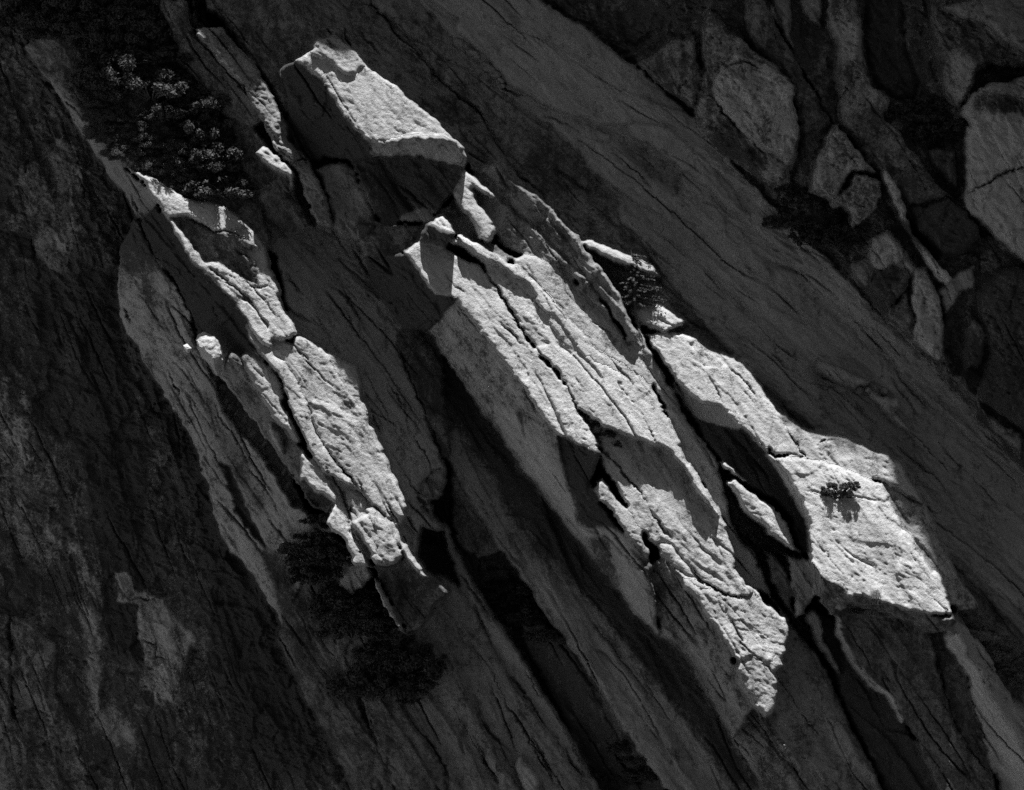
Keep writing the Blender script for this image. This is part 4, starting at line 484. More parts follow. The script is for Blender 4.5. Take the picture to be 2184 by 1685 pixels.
def granite():
    m, nt, b = nodes_of('granite')
    geo = nt.nodes.new('ShaderNodeNewGeometry'); pos = geo.outputs['Position']
    tone = mk(nt, 'ShaderNodeAttribute', attribute_name='tone').outputs['Fac']; lich = mk(nt, 'ShaderNodeAttribute', attribute_name='lichen').outputs['Fac']
    n1 = noise_(nt, pos, .55, 6, .65); n2 = noise_(nt, pos, 2.6, 6, .7); n3 = noise_(nt, pos, 9., 3, .6)
    mp = mk(nt, 'ShaderNodeMapping', Scale=(1.3, 1.3, .16)); nt.links.new(pos, mp.inputs['Vector'])
    stk = noise_(nt, mp.outputs[0], 1.0, 4, .6)
    mp2 = mk(nt, 'ShaderNodeMapping'); mp2.inputs['Rotation'].default_value = (0, math.radians(-52), 0); mp2.inputs['Scale'].default_value = (1.5, 1.5, 1.5); nt.links.new(pos, mp2.inputs['Vector'])
    mp3 = mk(nt, 'ShaderNodeMapping'); mp3.inputs['Scale'].default_value = (.22, 1., 1.); nt.links.new(mp2.outputs[0], mp3.inputs['Vector'])
    grainy = noise_(nt, mp3.outputs[0], 1.6, 6, .7)
    mp4 = mk(nt, 'ShaderNodeMapping'); mp4.inputs['Scale'].default_value = (.05, .3, .3); nt.links.new(mp2.outputs[0], mp4.inputs['Vector'])
    band = noise_(nt, mp4.outputs[0], 1.0, 3, .55)
    # lichen where the coverage allows it
    f = math_(nt, 'MULTIPLY', n1, .55); f = math_(nt, 'ADD', f, math_(nt, 'MULTIPLY', n2, .55)); f = math_(nt, 'ADD', f, math_(nt, 'MULTIPLY', stk, .40)); f = math_(nt, 'ADD', f, math_(nt, 'MULTIPLY', n3, .42))
    f = math_(nt, 'SUBTRACT', f, .96)                        # about -0.3 .. 0.3
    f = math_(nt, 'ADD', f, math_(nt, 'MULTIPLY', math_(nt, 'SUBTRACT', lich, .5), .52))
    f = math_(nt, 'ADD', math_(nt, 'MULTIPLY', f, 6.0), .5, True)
    f = math_(nt, 'MULTIPLY', f, .88)
    vor = mk(nt, 'ShaderNodeTexVoronoi', Scale=2.3); nt.links.new(pos, vor.inputs['Vector'])
    spot = math_(nt, 'SUBTRACT', .34, vor.outputs['Distance']); spot = math_(nt, 'MULTIPLY', spot, 6., True)
    rosette = math_(nt, 'MULTIPLY', spot, math_(nt, 'GREATER_THAN', n2, .6))
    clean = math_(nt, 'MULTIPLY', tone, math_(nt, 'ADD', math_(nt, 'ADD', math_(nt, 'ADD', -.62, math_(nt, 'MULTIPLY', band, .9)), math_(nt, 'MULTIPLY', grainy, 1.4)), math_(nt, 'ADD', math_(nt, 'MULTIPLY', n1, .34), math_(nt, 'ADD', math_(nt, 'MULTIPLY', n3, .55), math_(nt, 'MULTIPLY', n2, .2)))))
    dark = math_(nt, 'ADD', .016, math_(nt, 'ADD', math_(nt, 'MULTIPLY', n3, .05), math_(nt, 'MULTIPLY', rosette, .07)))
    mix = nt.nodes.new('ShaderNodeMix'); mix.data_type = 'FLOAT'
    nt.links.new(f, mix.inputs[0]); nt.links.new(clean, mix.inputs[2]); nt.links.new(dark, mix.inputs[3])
    cb = nt.nodes.new('ShaderNodeCombineColor')
    for i in range(3): nt.links.new(mix.outputs[0], cb.inputs[i])
    nt.links.new(cb.outputs[0], b.inputs['Base Color'])
    bn = noise_(nt, pos, 4.5, 7, .78); bp = mk(nt, 'ShaderNodeBump', Strength=.9, Distance=.2)
    nt.links.new(bn, bp.inputs['Height']); nt.links.new(bp.outputs[0], b.inputs['Normal'])
    return m

def plain(name, lo, hi, sc, rough=.85, trans=0.):
    m, nt, b = nodes_of(name)
    geo = nt.nodes.new('ShaderNodeNewGeometry')
    nz = noise_(nt, geo.outputs['Position'], sc, 3, .6)
    v = math_(nt, 'ADD', lo, math_(nt, 'MULTIPLY', nz, hi - lo))
    cb = nt.nodes.new('ShaderNodeCombineColor')
    for i in range(3): nt.links.new(v, cb.inputs[i])
    nt.links.new(cb.outputs[0], b.inputs['Base Color']); b.inputs['Roughness'].default_value = rough
    return m

GRANITE = granite()
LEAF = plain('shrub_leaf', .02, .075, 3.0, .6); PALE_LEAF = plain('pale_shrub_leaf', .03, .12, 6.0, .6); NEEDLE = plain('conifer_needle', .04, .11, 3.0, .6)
BARK = plain('bark', .05, .12, 6.0); STRAW = plain('dry_grass', .14, .3, 4.0); FOREST = plain('valley_forest', .025, .06, .03)

# ------------------------------------------------------------------ wall meshes, one for every face of every rock
Z = H.ravel()
fq = np.stack([FID[:-1, :-1], FID[:-1, 1:], FID[1:, 1:], FID[1:, :-1]], -1).reshape(-1, 4)
hq = np.stack([H[:-1, :-1], H[:-1, 1:], H[1:, 1:], H[1:, :-1]], -1).reshape(-1, 4)
own = fq[np.arange(len(fq)), np.argmax(hq, 1)]                # a broken edge belongs to the rock in front
idx = np.arange(NX * NY).reshape(NY, NX)
quad = np.stack([idx[:-1, :-1], idx[1:, :-1], idx[1:, 1:], idx[:-1, 1:]], -1).reshape(-1, 4)   # faces look at the valley
WXc = (PX.ravel() - 1092) * S; WZc = ZC + (842.5 - PY.ravel()) * S
tone_f, lich_f = TONE.ravel(), LICH.ravel()

def link(name, me, parent=None):
    o = bpy.data.objects.new(name, me); C.objects.link(o)
    if parent: o.parent = parent
    return o

def add_attr(me, t, l):
    a = me.attributes.new('tone', 'FLOAT', 'POINT'); a.data.foreach_set('value', np.asarray(t, np.float32))
    a = me.attributes.new('lichen', 'FLOAT', 'POINT'); a.data.foreach_set('value', np.asarray(l, np.float32))

ORD = np.argsort(own, kind='stable'); OWS = own[ORD]
def faces_of(f):
    if f >= 9000: return quad[own == f]
    a, b = np.searchsorted(OWS, [f, f + 1]); return quad[ORD[a:b]]

def wall_mesh(name, f, origin):
    q = faces_of(f)
    if len(q) == 0: return None
    used, inv = np.unique(q, return_inverse=True); q2 = inv.reshape(-1, 4)
    co = np.stack([WXc[used] - origin[0], -Z[used] - origin[1], WZc[used] - origin[2]], -1)
    # sides reaching back into the wall so that the rock is a body, not a shell
    e = np.concatenate([q2[:, [0, 1]], q2[:, [1, 2]], q2[:, [2, 3]], q2[:, [3, 0]]]); key = np.sort(e, 1); kk = key[:, 0].astype(np.int64) * len(used) + key[:, 1]
    _, first, cnt = np.unique(kk, return_index=True, return_counts=True)
    be = e[first[cnt == 1]]
    bv, binv = np.unique(be, return_inverse=True); binv = binv.reshape(-1, 2) + len(used)
    back = co[bv].copy(); back[:, 1] += 1.6
    co = np.concatenate([co, back]); sk = np.stack([be[:, 1], be[:, 0], binv[:, 0], binv[:, 1]], -1)
    faces = np.concatenate([q2, sk])
    me = bpy.data.meshes.new(name)
    me.vertices.add(len(co)); me.vertices.foreach_set('co', co.astype(np.float32).ravel())
    me.loops.add(len(faces) * 4); me.loops.foreach_set('vertex_index', faces.astype(np.int32).ravel())
    me.polygons.add(len(faces)); me.polygons.foreach_set('loop_start', np.arange(len(faces), dtype=np.int32) * 4)
    me.update(calc_edges=True)
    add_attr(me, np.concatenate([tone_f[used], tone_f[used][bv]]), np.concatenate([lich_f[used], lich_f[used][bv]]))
    me.materials.append(GRANITE)
    return me

# name, label, category, group (None), kind
T = {
 'cliff_wall': ('cliff_wall', 'dark lichen-streaked cliff wall in deep shade filling the lower left', 'cliff', 'structure'),
 'wall_panel_a': ('wall_panel', 'dim smooth wall panel in the bottom left corner', 'rock panel', None),
 'wall_panel_c': ('wall_panel', 'mottled panel at the far left edge below the shrubs', 'rock panel', None),
 'wall_scar': ('fracture_scar', 'pale fresh fracture scar on the dark lower left wall', 'rock scar', None),
 'lower_sheet': ('granite_sheet', 'lowest exfoliation sheet of the shaded slab, right behind the lit block', 'rock slab', None),
 'middle_sheet': ('granite_sheet', 'second exfoliation sheet, along the long thin crack right of the lit block', 'rock slab', None),
 'smooth_sheet': ('granite_sheet', 'smooth grey exfoliation sheet running down to the right of the right rib', 'rock slab', None),
 'upper_sheet': ('granite_sheet', 'broad smooth sheet above the dark undercut step with wedged stones', 'rock slab', None),
 'top_sheet': ('granite_sheet', 'uppermost thin sheet beside the black diagonal gully', 'rock slab', None),
 'slab_ledge': ('slab_ledge', 'thin ledge flake with a zigzag top edge on the shaded slab', 'rock flake', None),
 'wedged_block': ('wedged_block', 'long pale block wedged in a slot of the shaded slab', 'rock block', None),
 'broken_flake': ('broken_flake', 'broken flake just below the long wedged block on the slab', 'rock flake', None),
 'right_wall': ('dark_wall', 'black recessed wall behind the blocks at the upper right', 'cliff', None),
 'bulge_block': ('bulging_block', 'big bulging block with a pale face and dark lichen, right of the gully top', 'rock block', None),
 'leaning_slab': ('leaning_slab', 'leaning slab along the right side of the big bulging block', 'rock slab', None),
 'hanging_flake': ('hanging_flake', 'pale hanging flake at the top edge above the leaning slab', 'rock flake', None),
 'narrow_flake': ('narrow_flake', 'narrow flake at the top edge left of the cracked column', 'rock flake', None),
 'column': ('cracked_column', 'tall cracked column of rock between the two dark shrub hollows', 'rock column', None),
 'edge_block': ('edge_block', 'dark block with a pale rim at the upper end of the diagonal gully', 'rock block', None),
 'gully_block': ('gully_block', 'small block squeezed against the left of the pale upright pillar', 'rock block', None),
 'mossy_block': ('lichen_block', 'lichen-covered block above the small squeezed block by the gully', 'rock block', None),
 'tilted_block': ('tilted_block', 'tilted block right below the shrubs in the diagonal gully', 'rock block', None),
 'dark_panel': ('flat_block', 'dark panel right of the top of the thin pale rib', 'rock panel', None),
 'black_panel': ('flat_block', 'black lichen-covered panel left of the slanting slot under the pale blocks', 'rock panel', None),
 'hollow_rib': ('dark_buttress', 'dark buttress between the cracked column and the top right crag', 'rock rib', None),
 'wall_foot': ('wall_foot', 'low foot of the right wall along the lower diagonal gully', 'rock ledge', None),
 'notch_rock': ('notch_rock', 'broken rock in the notch under the right end of the broad lit slab', 'rock', None),
 'lit_ramp': ('lit_ramp', 'half lit ramp falling away right of the broad lit slab', 'rock slab', None),
 'crumbling_toe': ('crumbling_toe', 'crumbling sunlit patch below the rough toe of the central rib', 'rock slab', None),
 'crag': ('crag', 'dark crag in the top right corner with a thin lit crest', 'crag', None),
 'pale_block': ('pale_block', 'large pale smooth block at the right edge with glinting broken top', 'rock block', None),
 'lower_pale_block': ('pale_block', 'pale smooth block below the slanting crack at the right edge', 'rock block', None),
 'small_block': ('small_block', 'small dark block tucked against the large pale block', 'rock block', None),
 'triangle_block': ('triangular_block', 'triangular block with a pale tip below the bulging block', 'rock block', None),
 'knobbly_block': ('knobbly_block', 'knobbly pale block just right of the triangular block', 'rock block', None),
 'thin_rib': ('thin_rib', 'thin pale rib of rock slanting down through the right hand blocks', 'rock rib', None),
 'rounded_boulder': ('rounded_boulder', 'rounded pale boulder below the knobbly block', 'boulder', None),
 'pale_pillar': ('pale_pillar', 'pale upright pillar just above the lower gully at the right', 'rock pillar', None),
 'grey_panel': ('grey_panel', 'smooth grey panel between the pale pillar and the dark pillar', 'rock panel', None),
 'dark_pillar': ('dark_pillar', 'dark lichen-covered pillar at the right edge below the pale blocks', 'rock pillar', None),
 'drip_knob': ('hanging_boulder', 'pale rounded knob hanging at the foot of the right hand wall', 'boulder', None),
 'bush_shelf': ('shrub_shelf', 'sloping rock shelf under the dark shrub mass at the upper left', 'rock shelf', None),
 'pale_flank': ('pale_flank', 'long pale smooth side face of the left rib', 'rock face', None),
 'lower_left_slab': ('dim_slab', 'dim slab below the left rib at the bottom', 'rock slab', None),
 'dark_strip_slab': ('dim_slab', 'dark strip of slab under the big black shrub at the bottom', 'rock slab', None),
 'gully_slab': ('gully_slab', 'dim rough slab right of the big black shrub in the lower gully', 'rock slab', None),
 'streaky_slab': ('gully_slab', 'smooth streaky slab strip along the lower gully crack', 'rock slab', None),
 'foot_boulder': ('foot_boulder', 'small dim boulder at the bottom edge in the gully', 'boulder', None),
 'foot_pale_boulder': ('foot_boulder', 'pale elongated boulder at the bottom edge in the gully', 'boulder', None),
 'shaded_floor': ('shaded_slab', 'shaded cracked slab between the left rib and the central rib', 'rock slab', None),
 'floor_strip': ('shaded_slab', 'dark strip of slab under the overhanging flank of the central rib', 'rock slab', None),
 'end_block': ('end_block', 'small broken block at the lower end of the shaded cracked slab', 'rock block', None),
 'long_gully_slab': ('long_slab', 'long grey slab running under the central rib to the bottom', 'rock slab', None),
 'cleft_pillar': ('cleft_pillar', 'pale thin pillar beside the black cleft above the gully shrub', 'rock pillar', None),
 'flake_left': ('left_flake', 'dark flake with a bright edge right of the shrub mass', 'rock flake', None),
 'rough_strip': ('rough_strip', 'narrow rough strip with sunlit bumps left of the lit block', 'rock strip', None),
 'dark_shelf': ('rough_shelf', 'dark rough shelf above and left of the lit block', 'rock shelf', None),
 'bright_cap': ('bright_cap', 'small bright sunlit cap of rock left of the shaded block', 'rock cap', None),
 'shaded_block': ('shaded_block', 'grey rounded block in shade below the left side of the lit block', 'rock block', None),
 'lit_block': ('lit_block', 'large sunlit block with a rounded overhanging front, top centre', 'rock block', None),
 'block_cap': ('block_cap', 'rounded cap of rock at the top left of the large lit block', 'rock cap', None),
 'hollow_wall': ('hollow_wall', 'dark hollow wall under the overhanging front of the lit block', 'rock hollow', None),
 'hollow_lip': ('hollow_lip', 'small sunlit lip at the bottom of the dark hollow', 'rock lip', None),
 'dark_corner': ('dark_corner', 'dark lichen-covered corner at the top of the central rib', 'rock face', None),
 'throat': ('throat_rock', 'dark broken rock between the hollow and the top of the central rib', 'rock face', None),
 'right_fin': ('rock_fin', 'right hand curved fin with bright crest beside the small conifer', 'rock fin', None),
 'left_fin': ('rock_fin', 'inner fin with a hairline bright crest left of the curved fin', 'rock fin', None),
 'rounded_lobe': ('rounded_lobe', 'rounded sunlit lobe below the right end of the lit block', 'rock lobe', None),
 'right_strip': ('sunlit_strip', 'rough sunlit strip between the ridge and the inner fin', 'rock strip', None),
 'middle_slab': ('sunlit_slab', 'brightest slab of the central rib, right of the long crack', 'rock slab', None),
 'ridge_strip': ('ridge_strip', 'raised bright ridge casting a shadow strip on the central rib', 'rock ridge', None),
 'left_slab': ('sunlit_slab', 'long sunlit slab of the central rib left of the crack', 'rock slab', None),
 'slab_end': ('dark_end', 'dark lichen-covered face under the lower lip of the central slab', 'rock face', None),
 'lower_slab': ('lower_slab', 'half shaded slab below the lip of the brightest slab', 'rock slab', None),
 'lit_step': ('lit_step', 'small sunlit tongue left of the half shaded slab', 'rock slab', None),
 'wedged_lobe': ('wedged_lobe', 'rounded lobe wedged at the left edge of the lower central rib', 'rock lobe', None),
 'lower_pillar': ('lower_pillar', 'long shaded pillar continuing below the central rib to the bottom', 'rock pillar', None),
 'rough_toe': ('rough_toe', 'rough sunlit toe at the lower end of the central rib', 'rock slab', None),
 'channel_wall': ('channel_wall', 'smooth grey channel between the central rib and the right rib', 'rock channel', None),
 'conifer_ledge': ('conifer_ledge', 'sunlit ledge just above the small conifer', 'rock ledge', None),
 'stacked_block': ('stacked_block', 'layered sunlit block below the small conifer', 'rock block', None),
 'right_slab': ('sunlit_slab', 'sunlit upper slab of the right rib with a thick edge', 'rock slab', None),
 'side_wedge': ('side_wedge', 'sunlit wedge with cracks on the right side of the right rib', 'rock wedge', None),
 'big_lit_slab': ('sunlit_slab', 'broad rough sunlit slab carrying the low dark juniper', 'rock slab', None),
 'dark_recess': ('dark_recess', 'dark lichen-covered recess under the edge of the right rib', 'rock hollow', None),
 'inner_slab': ('inner_slab', 'small sunlit slab inside the dark recess of the right rib', 'rock slab', None),
 'dark_sliver': ('dark_sliver', 'dark sliver of rock under the small inner slab', 'rock sliver', None),
 'short_pillar': ('short_pillar', 'short grey pillar under the left end of the broad lit slab', 'rock pillar', None),
 'curved_pillar': ('curved_pillar', 'dark curved pillar left of the broad shaded pillar', 'rock pillar', None),
 'broad_pillar': ('broad_pillar', 'broad dark pillar with a pale left rim below the grass tufts', 'rock pillar', None),
 'seam_pillar': ('seam_pillar', 'narrow dark pillar between the seam and the pale corner pillar', 'rock pillar', None),
 'corner_pillar': ('corner_pillar', 'pale sided pillar in the bottom right corner', 'rock pillar', None),
 'dark_flank': ('dark_flank', 'black lichen-covered flank of the left rib above the perched boulder', 'rock face', None),
 'crest_slab': ('sunlit_slab', 'bright wrinkled slab at the top of the left rib below the shrubs', 'rock slab', None),
 'crevice': ('crevice', 'dark stone-filled crevice along the left rib', 'crevice', None),
 'left_lobe': ('long_lobe', 'long rounded lobe right of the capped block on the left rib', 'rock lobe', None),
 'broad_lit_slab': ('sunlit_slab', 'smooth broad sunlit slab in the middle of the left rib', 'rock slab', None),
 'lit_corner': ('lit_corner', 'small sunlit corner with a straight shadow edge right of the left rib', 'rock slab', None),
 'narrow_strip': ('narrow_strip', 'narrow sunlit strip between the long lobe and the broad slab', 'rock strip', None),
 'capped_block': ('capped_block', 'dark block with a bright cap beside the perched boulder', 'rock block', None),
 'small_fin': ('small_fin', 'small leaf-shaped sunlit fin below the long lobe', 'rock fin', None),
 'crest_block': ('crest_block', 'sunlit block with dark underside above the big black shrub', 'rock block', None),
 'toe_flank': ('toe_flank', 'dark flank under the lower end of the left rib', 'rock face', None),
 'toe_core': ('toe_core', 'rock core between the sunlit pieces at the lower end of the left rib', 'rock', None),
 'toe_slab': ('toe_slab', 'narrow sunlit slab at the lower end of the left rib', 'rock slab', None),
 'toe_block': ('toe_block', 'wrinkled sunlit block ending the left rib', 'rock block', None),
 'edge_strip': ('edge_strip', 'thin bright strip along the right edge of the rib end', 'rock strip', None),
 'thin_fin': ('thin_fin', 'thin bright fin sticking out above the big black shrub', 'rock fin', None),
}
by_thing = {}
for i, (nm, th, part) in enumerate(FAC): by_thing.setdefault(th, []).append((i, part))
for th, lst in by_thing.items():
    name, label, cat, kind = T[th]
    v = np.concatenate([faces_of(i).ravel() for i, _ in lst])
    if len(v) == 0: continue
    v = np.unique(v); lo = v[np.argmin(WZc[v])]
    org = (float(WXc[v].mean()), float(-Z[v].mean()), float(WZc[lo]))
    if th in ('lower_sheet', 'middle_sheet'):
        f0 = lst[0][0]; msk = (own == f0).reshape(NY - 1, NX - 1); lab = np.where(msk, np.arange(msk.size).reshape(msk.shape) + 1, 0)
        while True:
            old = lab.copy()
            for ax in (0, 1):
                for rev in (False, True):
                    v2 = np.flip(lab, ax) if rev else lab
                    v2 = v2 if ax == 0 else v2.T
                    for k in range(1, v2.shape[0]): v2[k] = np.where((v2[k] > 0) & (v2[k - 1] > 0), np.maximum(v2[k], v2[k - 1]), v2[k])
            if (old == lab).all(): break
        ids, cn = np.unique(lab[lab > 0], return_counts=True); big = ids[np.argmax(cn)]
        o = link(name, None)
        for k in ids:
            own[(lab == k).ravel()] = 9000
            link('sheet_face', wall_mesh('sheet_face', 9000, org), o); own[own == 9000] = f0 + 10000
    elif len(lst) == 1:
        o = link(name, wall_mesh(name, lst[0][0], org))
    else:
        o = link(name, None)
        for i, part in lst:
            me = wall_mesh(part or 'face', i, org)
            if me: link(part or 'face', me, o)
    o.location = org; o['label'] = label; o['category'] = cat
    if kind:
        o['kind'] = kind; del o['category']

# ------------------------------------------------------------------ unseen overhang added above the picture, its lip shaped to place the shade
ZTOP = ZC + (842.5 + MY) * S
ZL = ZC + 842.5 * S + 34.0
EDGE = [(-130, 300, 12), (150, 300, 12), (225, 300, 10), (235, 250, 6.3), (330, 300, 6.1), (420, 360, 5.9), (490, 420, 5.9), (535, 300, 7.0), (556, 190, None), (600, 225, None), (640, 180, None), (680, 112, None), (740, 118, None),
        (800, 150, 7.6), (900, 230, 7.4), (1000, 330, 6.6), (1060, 372, 7.1), (1120, 405, 6.6), (1200, 470, 6.0), (1240, 512, None), (1290, 525, None), (1330, 545, None), (1380, 600, 3.6), (1456, 712, None), (1510, 738, None), (1566, 764, None), (1600, 795, None), (1640, 850, 4.4), (1690, 890, None),
        (1740, 915, None), (1800, 935, None), (1850, 952, None), (1896, 972, None), (1905, 1030, None), (1935, 1075, None), (1966, 1085, None), (1985, 1150, None), (2003, 1195, None), (2026, 1285, None), (2060, 1330, 9), (2130, 1330, 9), (2314, 1380, 10)]
HS = gauss(SH, 2.5)
lipx, lipd = [], []
for px, py, d in EDGE:
    if d is None: d = surf(px, py, HS) + .05
    if 1440 < px < 2030: d = max(d, depth('c3', (px, py)) + .1)
    z = ZC + (842.5 - py) * S; x = (px - 1092) * S
    lipx.append(x + KX * (ZL - z)); lipd.append(d + KD * (ZL - z))
lipx, lipd = np.array(lipx), np.array(lipd); oo = np.argsort(lipx); lipx, lipd = lipx[oo], lipd[oo]

def over_mesh():
    xs = np.concatenate([np.linspace(-140, -45, 40), np.linspace(-44.6, 47, 300), np.linspace(48, 140, 40)])
    lip = np.interp(xs, lipx, lipd)
    prof = [(ZTOP - 1.0, -.5, 0), (ZTOP + 6, .6, .05), (ZTOP + 18, 2.5, .25), (ZL - 7, 0, .62), (ZL - 2.5, 0, .9), (ZL, 0, 1), (ZL + 5, -1.2, 1), (ZL + 14, -4, 1), (ZL + 30, -10, 1), (ZL + 45, -25, 1), (ZL + 50, -70, 1)]
    co, n = [], len(prof)
    for k, (z, off, w) in enumerate(prof):
        nzv = perlin(xs / 5.0 + 3, np.full_like(xs, z / 5.0), 90) * (1.2 if k != 5 else .0)
        base = np.interp(xs, [-140, -40, 40, 140], [-8, -4, 0, 2])
        d = base * (1 - w) + lip * w + off + nzv
        co += [(x, -dd, z) for x, dd in zip(xs, d)]
    m = len(xs); faces = [(k * m + i, k * m + i + 1, (k + 1) * m + i + 1, (k + 1) * m + i) for k in range(n - 1) for i in range(m - 1)]
    me = bpy.data.meshes.new('overhang'); me.from_pydata(co, [], faces); add_attr(me, [.3] * len(co), [.4] * len(co)); me.materials.append(GRANITE)
    return me
o = link('shade_overhang', over_mesh()); o['kind'] = 'structure'; o['label'] = 'unseen overhang added above the wall, lip shaped to cast the shade'

# the wall goes on to both sides and below, down to the valley floor
def side_mesh():
    x0, x1 = float(WXc.min()), float(WXc.max()); z0 = float(WZc.min())
    xs = np.linspace(-220, 220, 60); zs = np.linspace(-2, ZTOP + 30, 40); co = []
    for z in zs:
        for x in xs: co.append((x, 9.0 + 3.0 * float(perlin(np.array([x / 14.]), np.array([z / 18.]), 95)[0]), z))
    faces = [(k * 60 + i, k * 60 + i + 1, (k + 1) * 60 + i + 1, (k + 1) * 60 + i) for k in range(39) for i in range(59)]
    me = bpy.data.meshes.new('cliff_base'); me.from_pydata(co, [], faces); add_attr(me, [.25] * len(co), [.5] * len(co)); me.materials.append(GRANITE); return me
o = link('cliff_base', side_mesh()); o['kind'] = 'structure'; o['label'] = 'grey cliff continuing behind and below the ribs'
def sheet(name, xs, ys, fz, mat, label):
    co = [(x, y, fz(x, y)) for y in ys for x in xs]; m = len(xs)
    fa = [(k * m + i, k * m + i + 1, (k + 1) * m + i + 1, (k + 1) * m + i) for k in range(len(ys) - 1) for i in range(m - 1)]
    me = bpy.data.meshes.new(name); me.from_pydata(co, [], fa); me.materials.append(mat)
    o = link(name, me); o['kind'] = 'structure'; o['label'] = label
BOUNCE_ROCK = plain('bounce_rock', .2, .32, .4)
sheet('bounce_slope', np.linspace(-330, -64, 60), np.linspace(-150, 7, 30), lambda x, y: 55 + (-64 - x) * .62 + .25 * (y - 7) + 3.0 * mnoise.noise(Vector((x / 25, y / 25, 0))), BOUNCE_ROCK, 'unseen pale hillside added left of the cliff to bounce sunlight')  # unseen hillside added so that sun bounces onto the left-facing flanks
sheet('sky_block_slope', np.linspace(-3000, 3000, 60), np.linspace(-2600, -800, 30), lambda x, y: max(-3., (-800 - y) * .75) * (1 + .25 * mnoise.noise(Vector((x / 500, y / 500, 3)))) - 2, FOREST, 'unseen dark slope added across the valley to block low sky')  # unseen slope added to hold back flat light from the low sky
me = bpy.data.meshes.new('valley_floor')
me.from_pydata([(-3000, -3000, 0), (3000, -3000, 0), (3000, 400, 0), (-3000, 400, 0)], [], [(0, 1, 2, 3)]); me.materials.append(FOREST)
o = link('valley_floor', me); o['kind'] = 'structure'; o['label'] = 'dark wooded valley floor far below the cliff'

# ------------------------------------------------------------------ loose stones and boulders
def stone(name, label, poly, d, th, cat='boulder', tone=.34, lich=.2, group=None, seed=0, grow=1.0):
    cx = sum(p[0] for p in poly) / len(poly); cy = sum(p[1] for p in poly) / len(poly)
    bm = bmesh.new(); rr = random.Random(seed)
    for f, dd in ((1.0, 0), (.93, .35), (.62, .85), (.35, 1.0), (.8, -.6)):
        for x, y in poly:
            j = 1 + rr.uniform(-.06, .06)
            bm.verts.new(((x - cx) * S * f * grow * j, -(dd * th * (1 + rr.uniform(-.12, .12))), -(y - cy) * S * f * grow * j))
    r = bmesh.ops.convex_hull(bm, input=bm.verts)
    bmesh.ops.delete(bm, geom=[g for g in r['geom_interior'] if isinstance(g, bmesh.types.BMVert)], context='VERTS')
    bmesh.ops.triangulate(bm, faces=bm.faces)
    size = max(max(p[0] for p in poly) - min(p[0] for p in poly), max(p[1] for p in poly) - min(p[1] for p in poly)) * S
    for _ in range(5 if size > 1.6 else 3):
        es = [e for e in bm.edges if e.calc_length() > max(.09, size * .06)]
        if not es: break
        bmesh.ops.subdivide_edges(bm, edges=es, cuts=1); bmesh.ops.triangulate(bm, faces=bm.faces)
        bmesh.ops.smooth_vert(bm, verts=bm.verts, factor=.05, use_axis_x=True, use_axis_y=True, use_axis_z=True)
    bm.normal_update()
    for v in bm.verts:
        q = Vector((v.co.x + seed * 7.1, v.co.y, v.co.z))
        v.co += v.normal * size * (.04 * mnoise.noise(q * 4.4 / max(size, .3)) + .03 * mnoise.noise(q * 11 / max(size, .3)))
    me = bpy.data.meshes.new(name); bm.to_mesh(me); bm.free()
    add_attr(me, [tone] * len(me.vertices), [lich] * len(me.vertices)); me.materials.append(GRANITE)
    o = link(name, me); o.location = world_pt(cx, cy, d); o['label'] = label; o['category'] = cat
    if group: o['group'] = group
    return o

def rect(c, r, x0, y0, x1, y1, seed=0, ang=0.):
    rr = random.Random(seed); cx, cy = (x0 + x1) / 2, (y0 + y1) / 2; ca, sa = math.cos(ang), math.sin(ang); pts = []
    for k in range(9):
        a = k / 9 * 2 * math.pi + rr.uniform(-.2, .2); q = rr.uniform(.82, 1.05)
        # superellipse, blocky
        u = math.copysign(abs(math.cos(a)) ** .6, math.cos(a)) * (x1 - x0) / 2 * q; v = math.copysign(abs(math.sin(a)) ** .6, math.sin(a)) * (y1 - y0) / 2 * q
        pts.append((cx + u * ca - v * sa, cy + u * sa + v * ca))
    return G(c, r, *pts)

stone('perched_boulder', 'pale upright boulder perched on the edge of the left rib', G(0, 1, (1258, 490), (1285, 455), (1325, 440), (1380, 460), (1412, 500), (1440, 590), (1425, 680), (1402, 722), (1340, 650), (1300, 580), (1258, 540)), 6.4, 1.0, tone=.42, lich=.12, seed=1)
stone('white_stone', 'tiny bright white stone left of the perched boulder', G(0, 1, (1182, 528), (1208, 514), (1236, 545), (1218, 577), (1196, 560)), 6.9, .5, 'stone', .6, .0, seed=2)
stone('ledge_boulder', 'upper small boulder perched under the broad lit slab by the grass', G(2, 2, (955, 450), (970, 417), (1000, 420), (1030, 442), (1036, 462), (1000, 465)), 7.3, .5, tone=.42, lich=.1, seed=3)
stone('ledge_boulder', 'lower of two small boulders stacked under the broad lit slab', G(2, 2, (945, 470), (990, 455), (1040, 475), (1038, 510), (1000, 530), (960, 515)), 6.6, .6, tone=.32, lich=.25, seed=4)
for k, (x0, y0, x1, y1, a) in enumerate([(710, 235, 800, 300, .5), (790, 310, 890, 360, .35), (840, 340, 900, 380, .5), (890, 390, 960, 430, .5), (900, 400, 1000, 460, .6), (960, 440, 1030, 500, .7), (990, 490, 1050, 530, .6), (1010, 530, 1050, 560, .3)]):
    p = rect(1, 0, x0, y0, x1, y1, 20 + k, a * .6); c = G(1, 0, ((x0 + x1) / 2, (y0 + y1) / 2))[0]
    stone('slot_stone', 'rounded stone jammed in the dark undercut slot of the shaded slab', p, surf(*c) + .15, .5, 'stone', .28, .2, 'stones in the undercut slot', 30 + k)
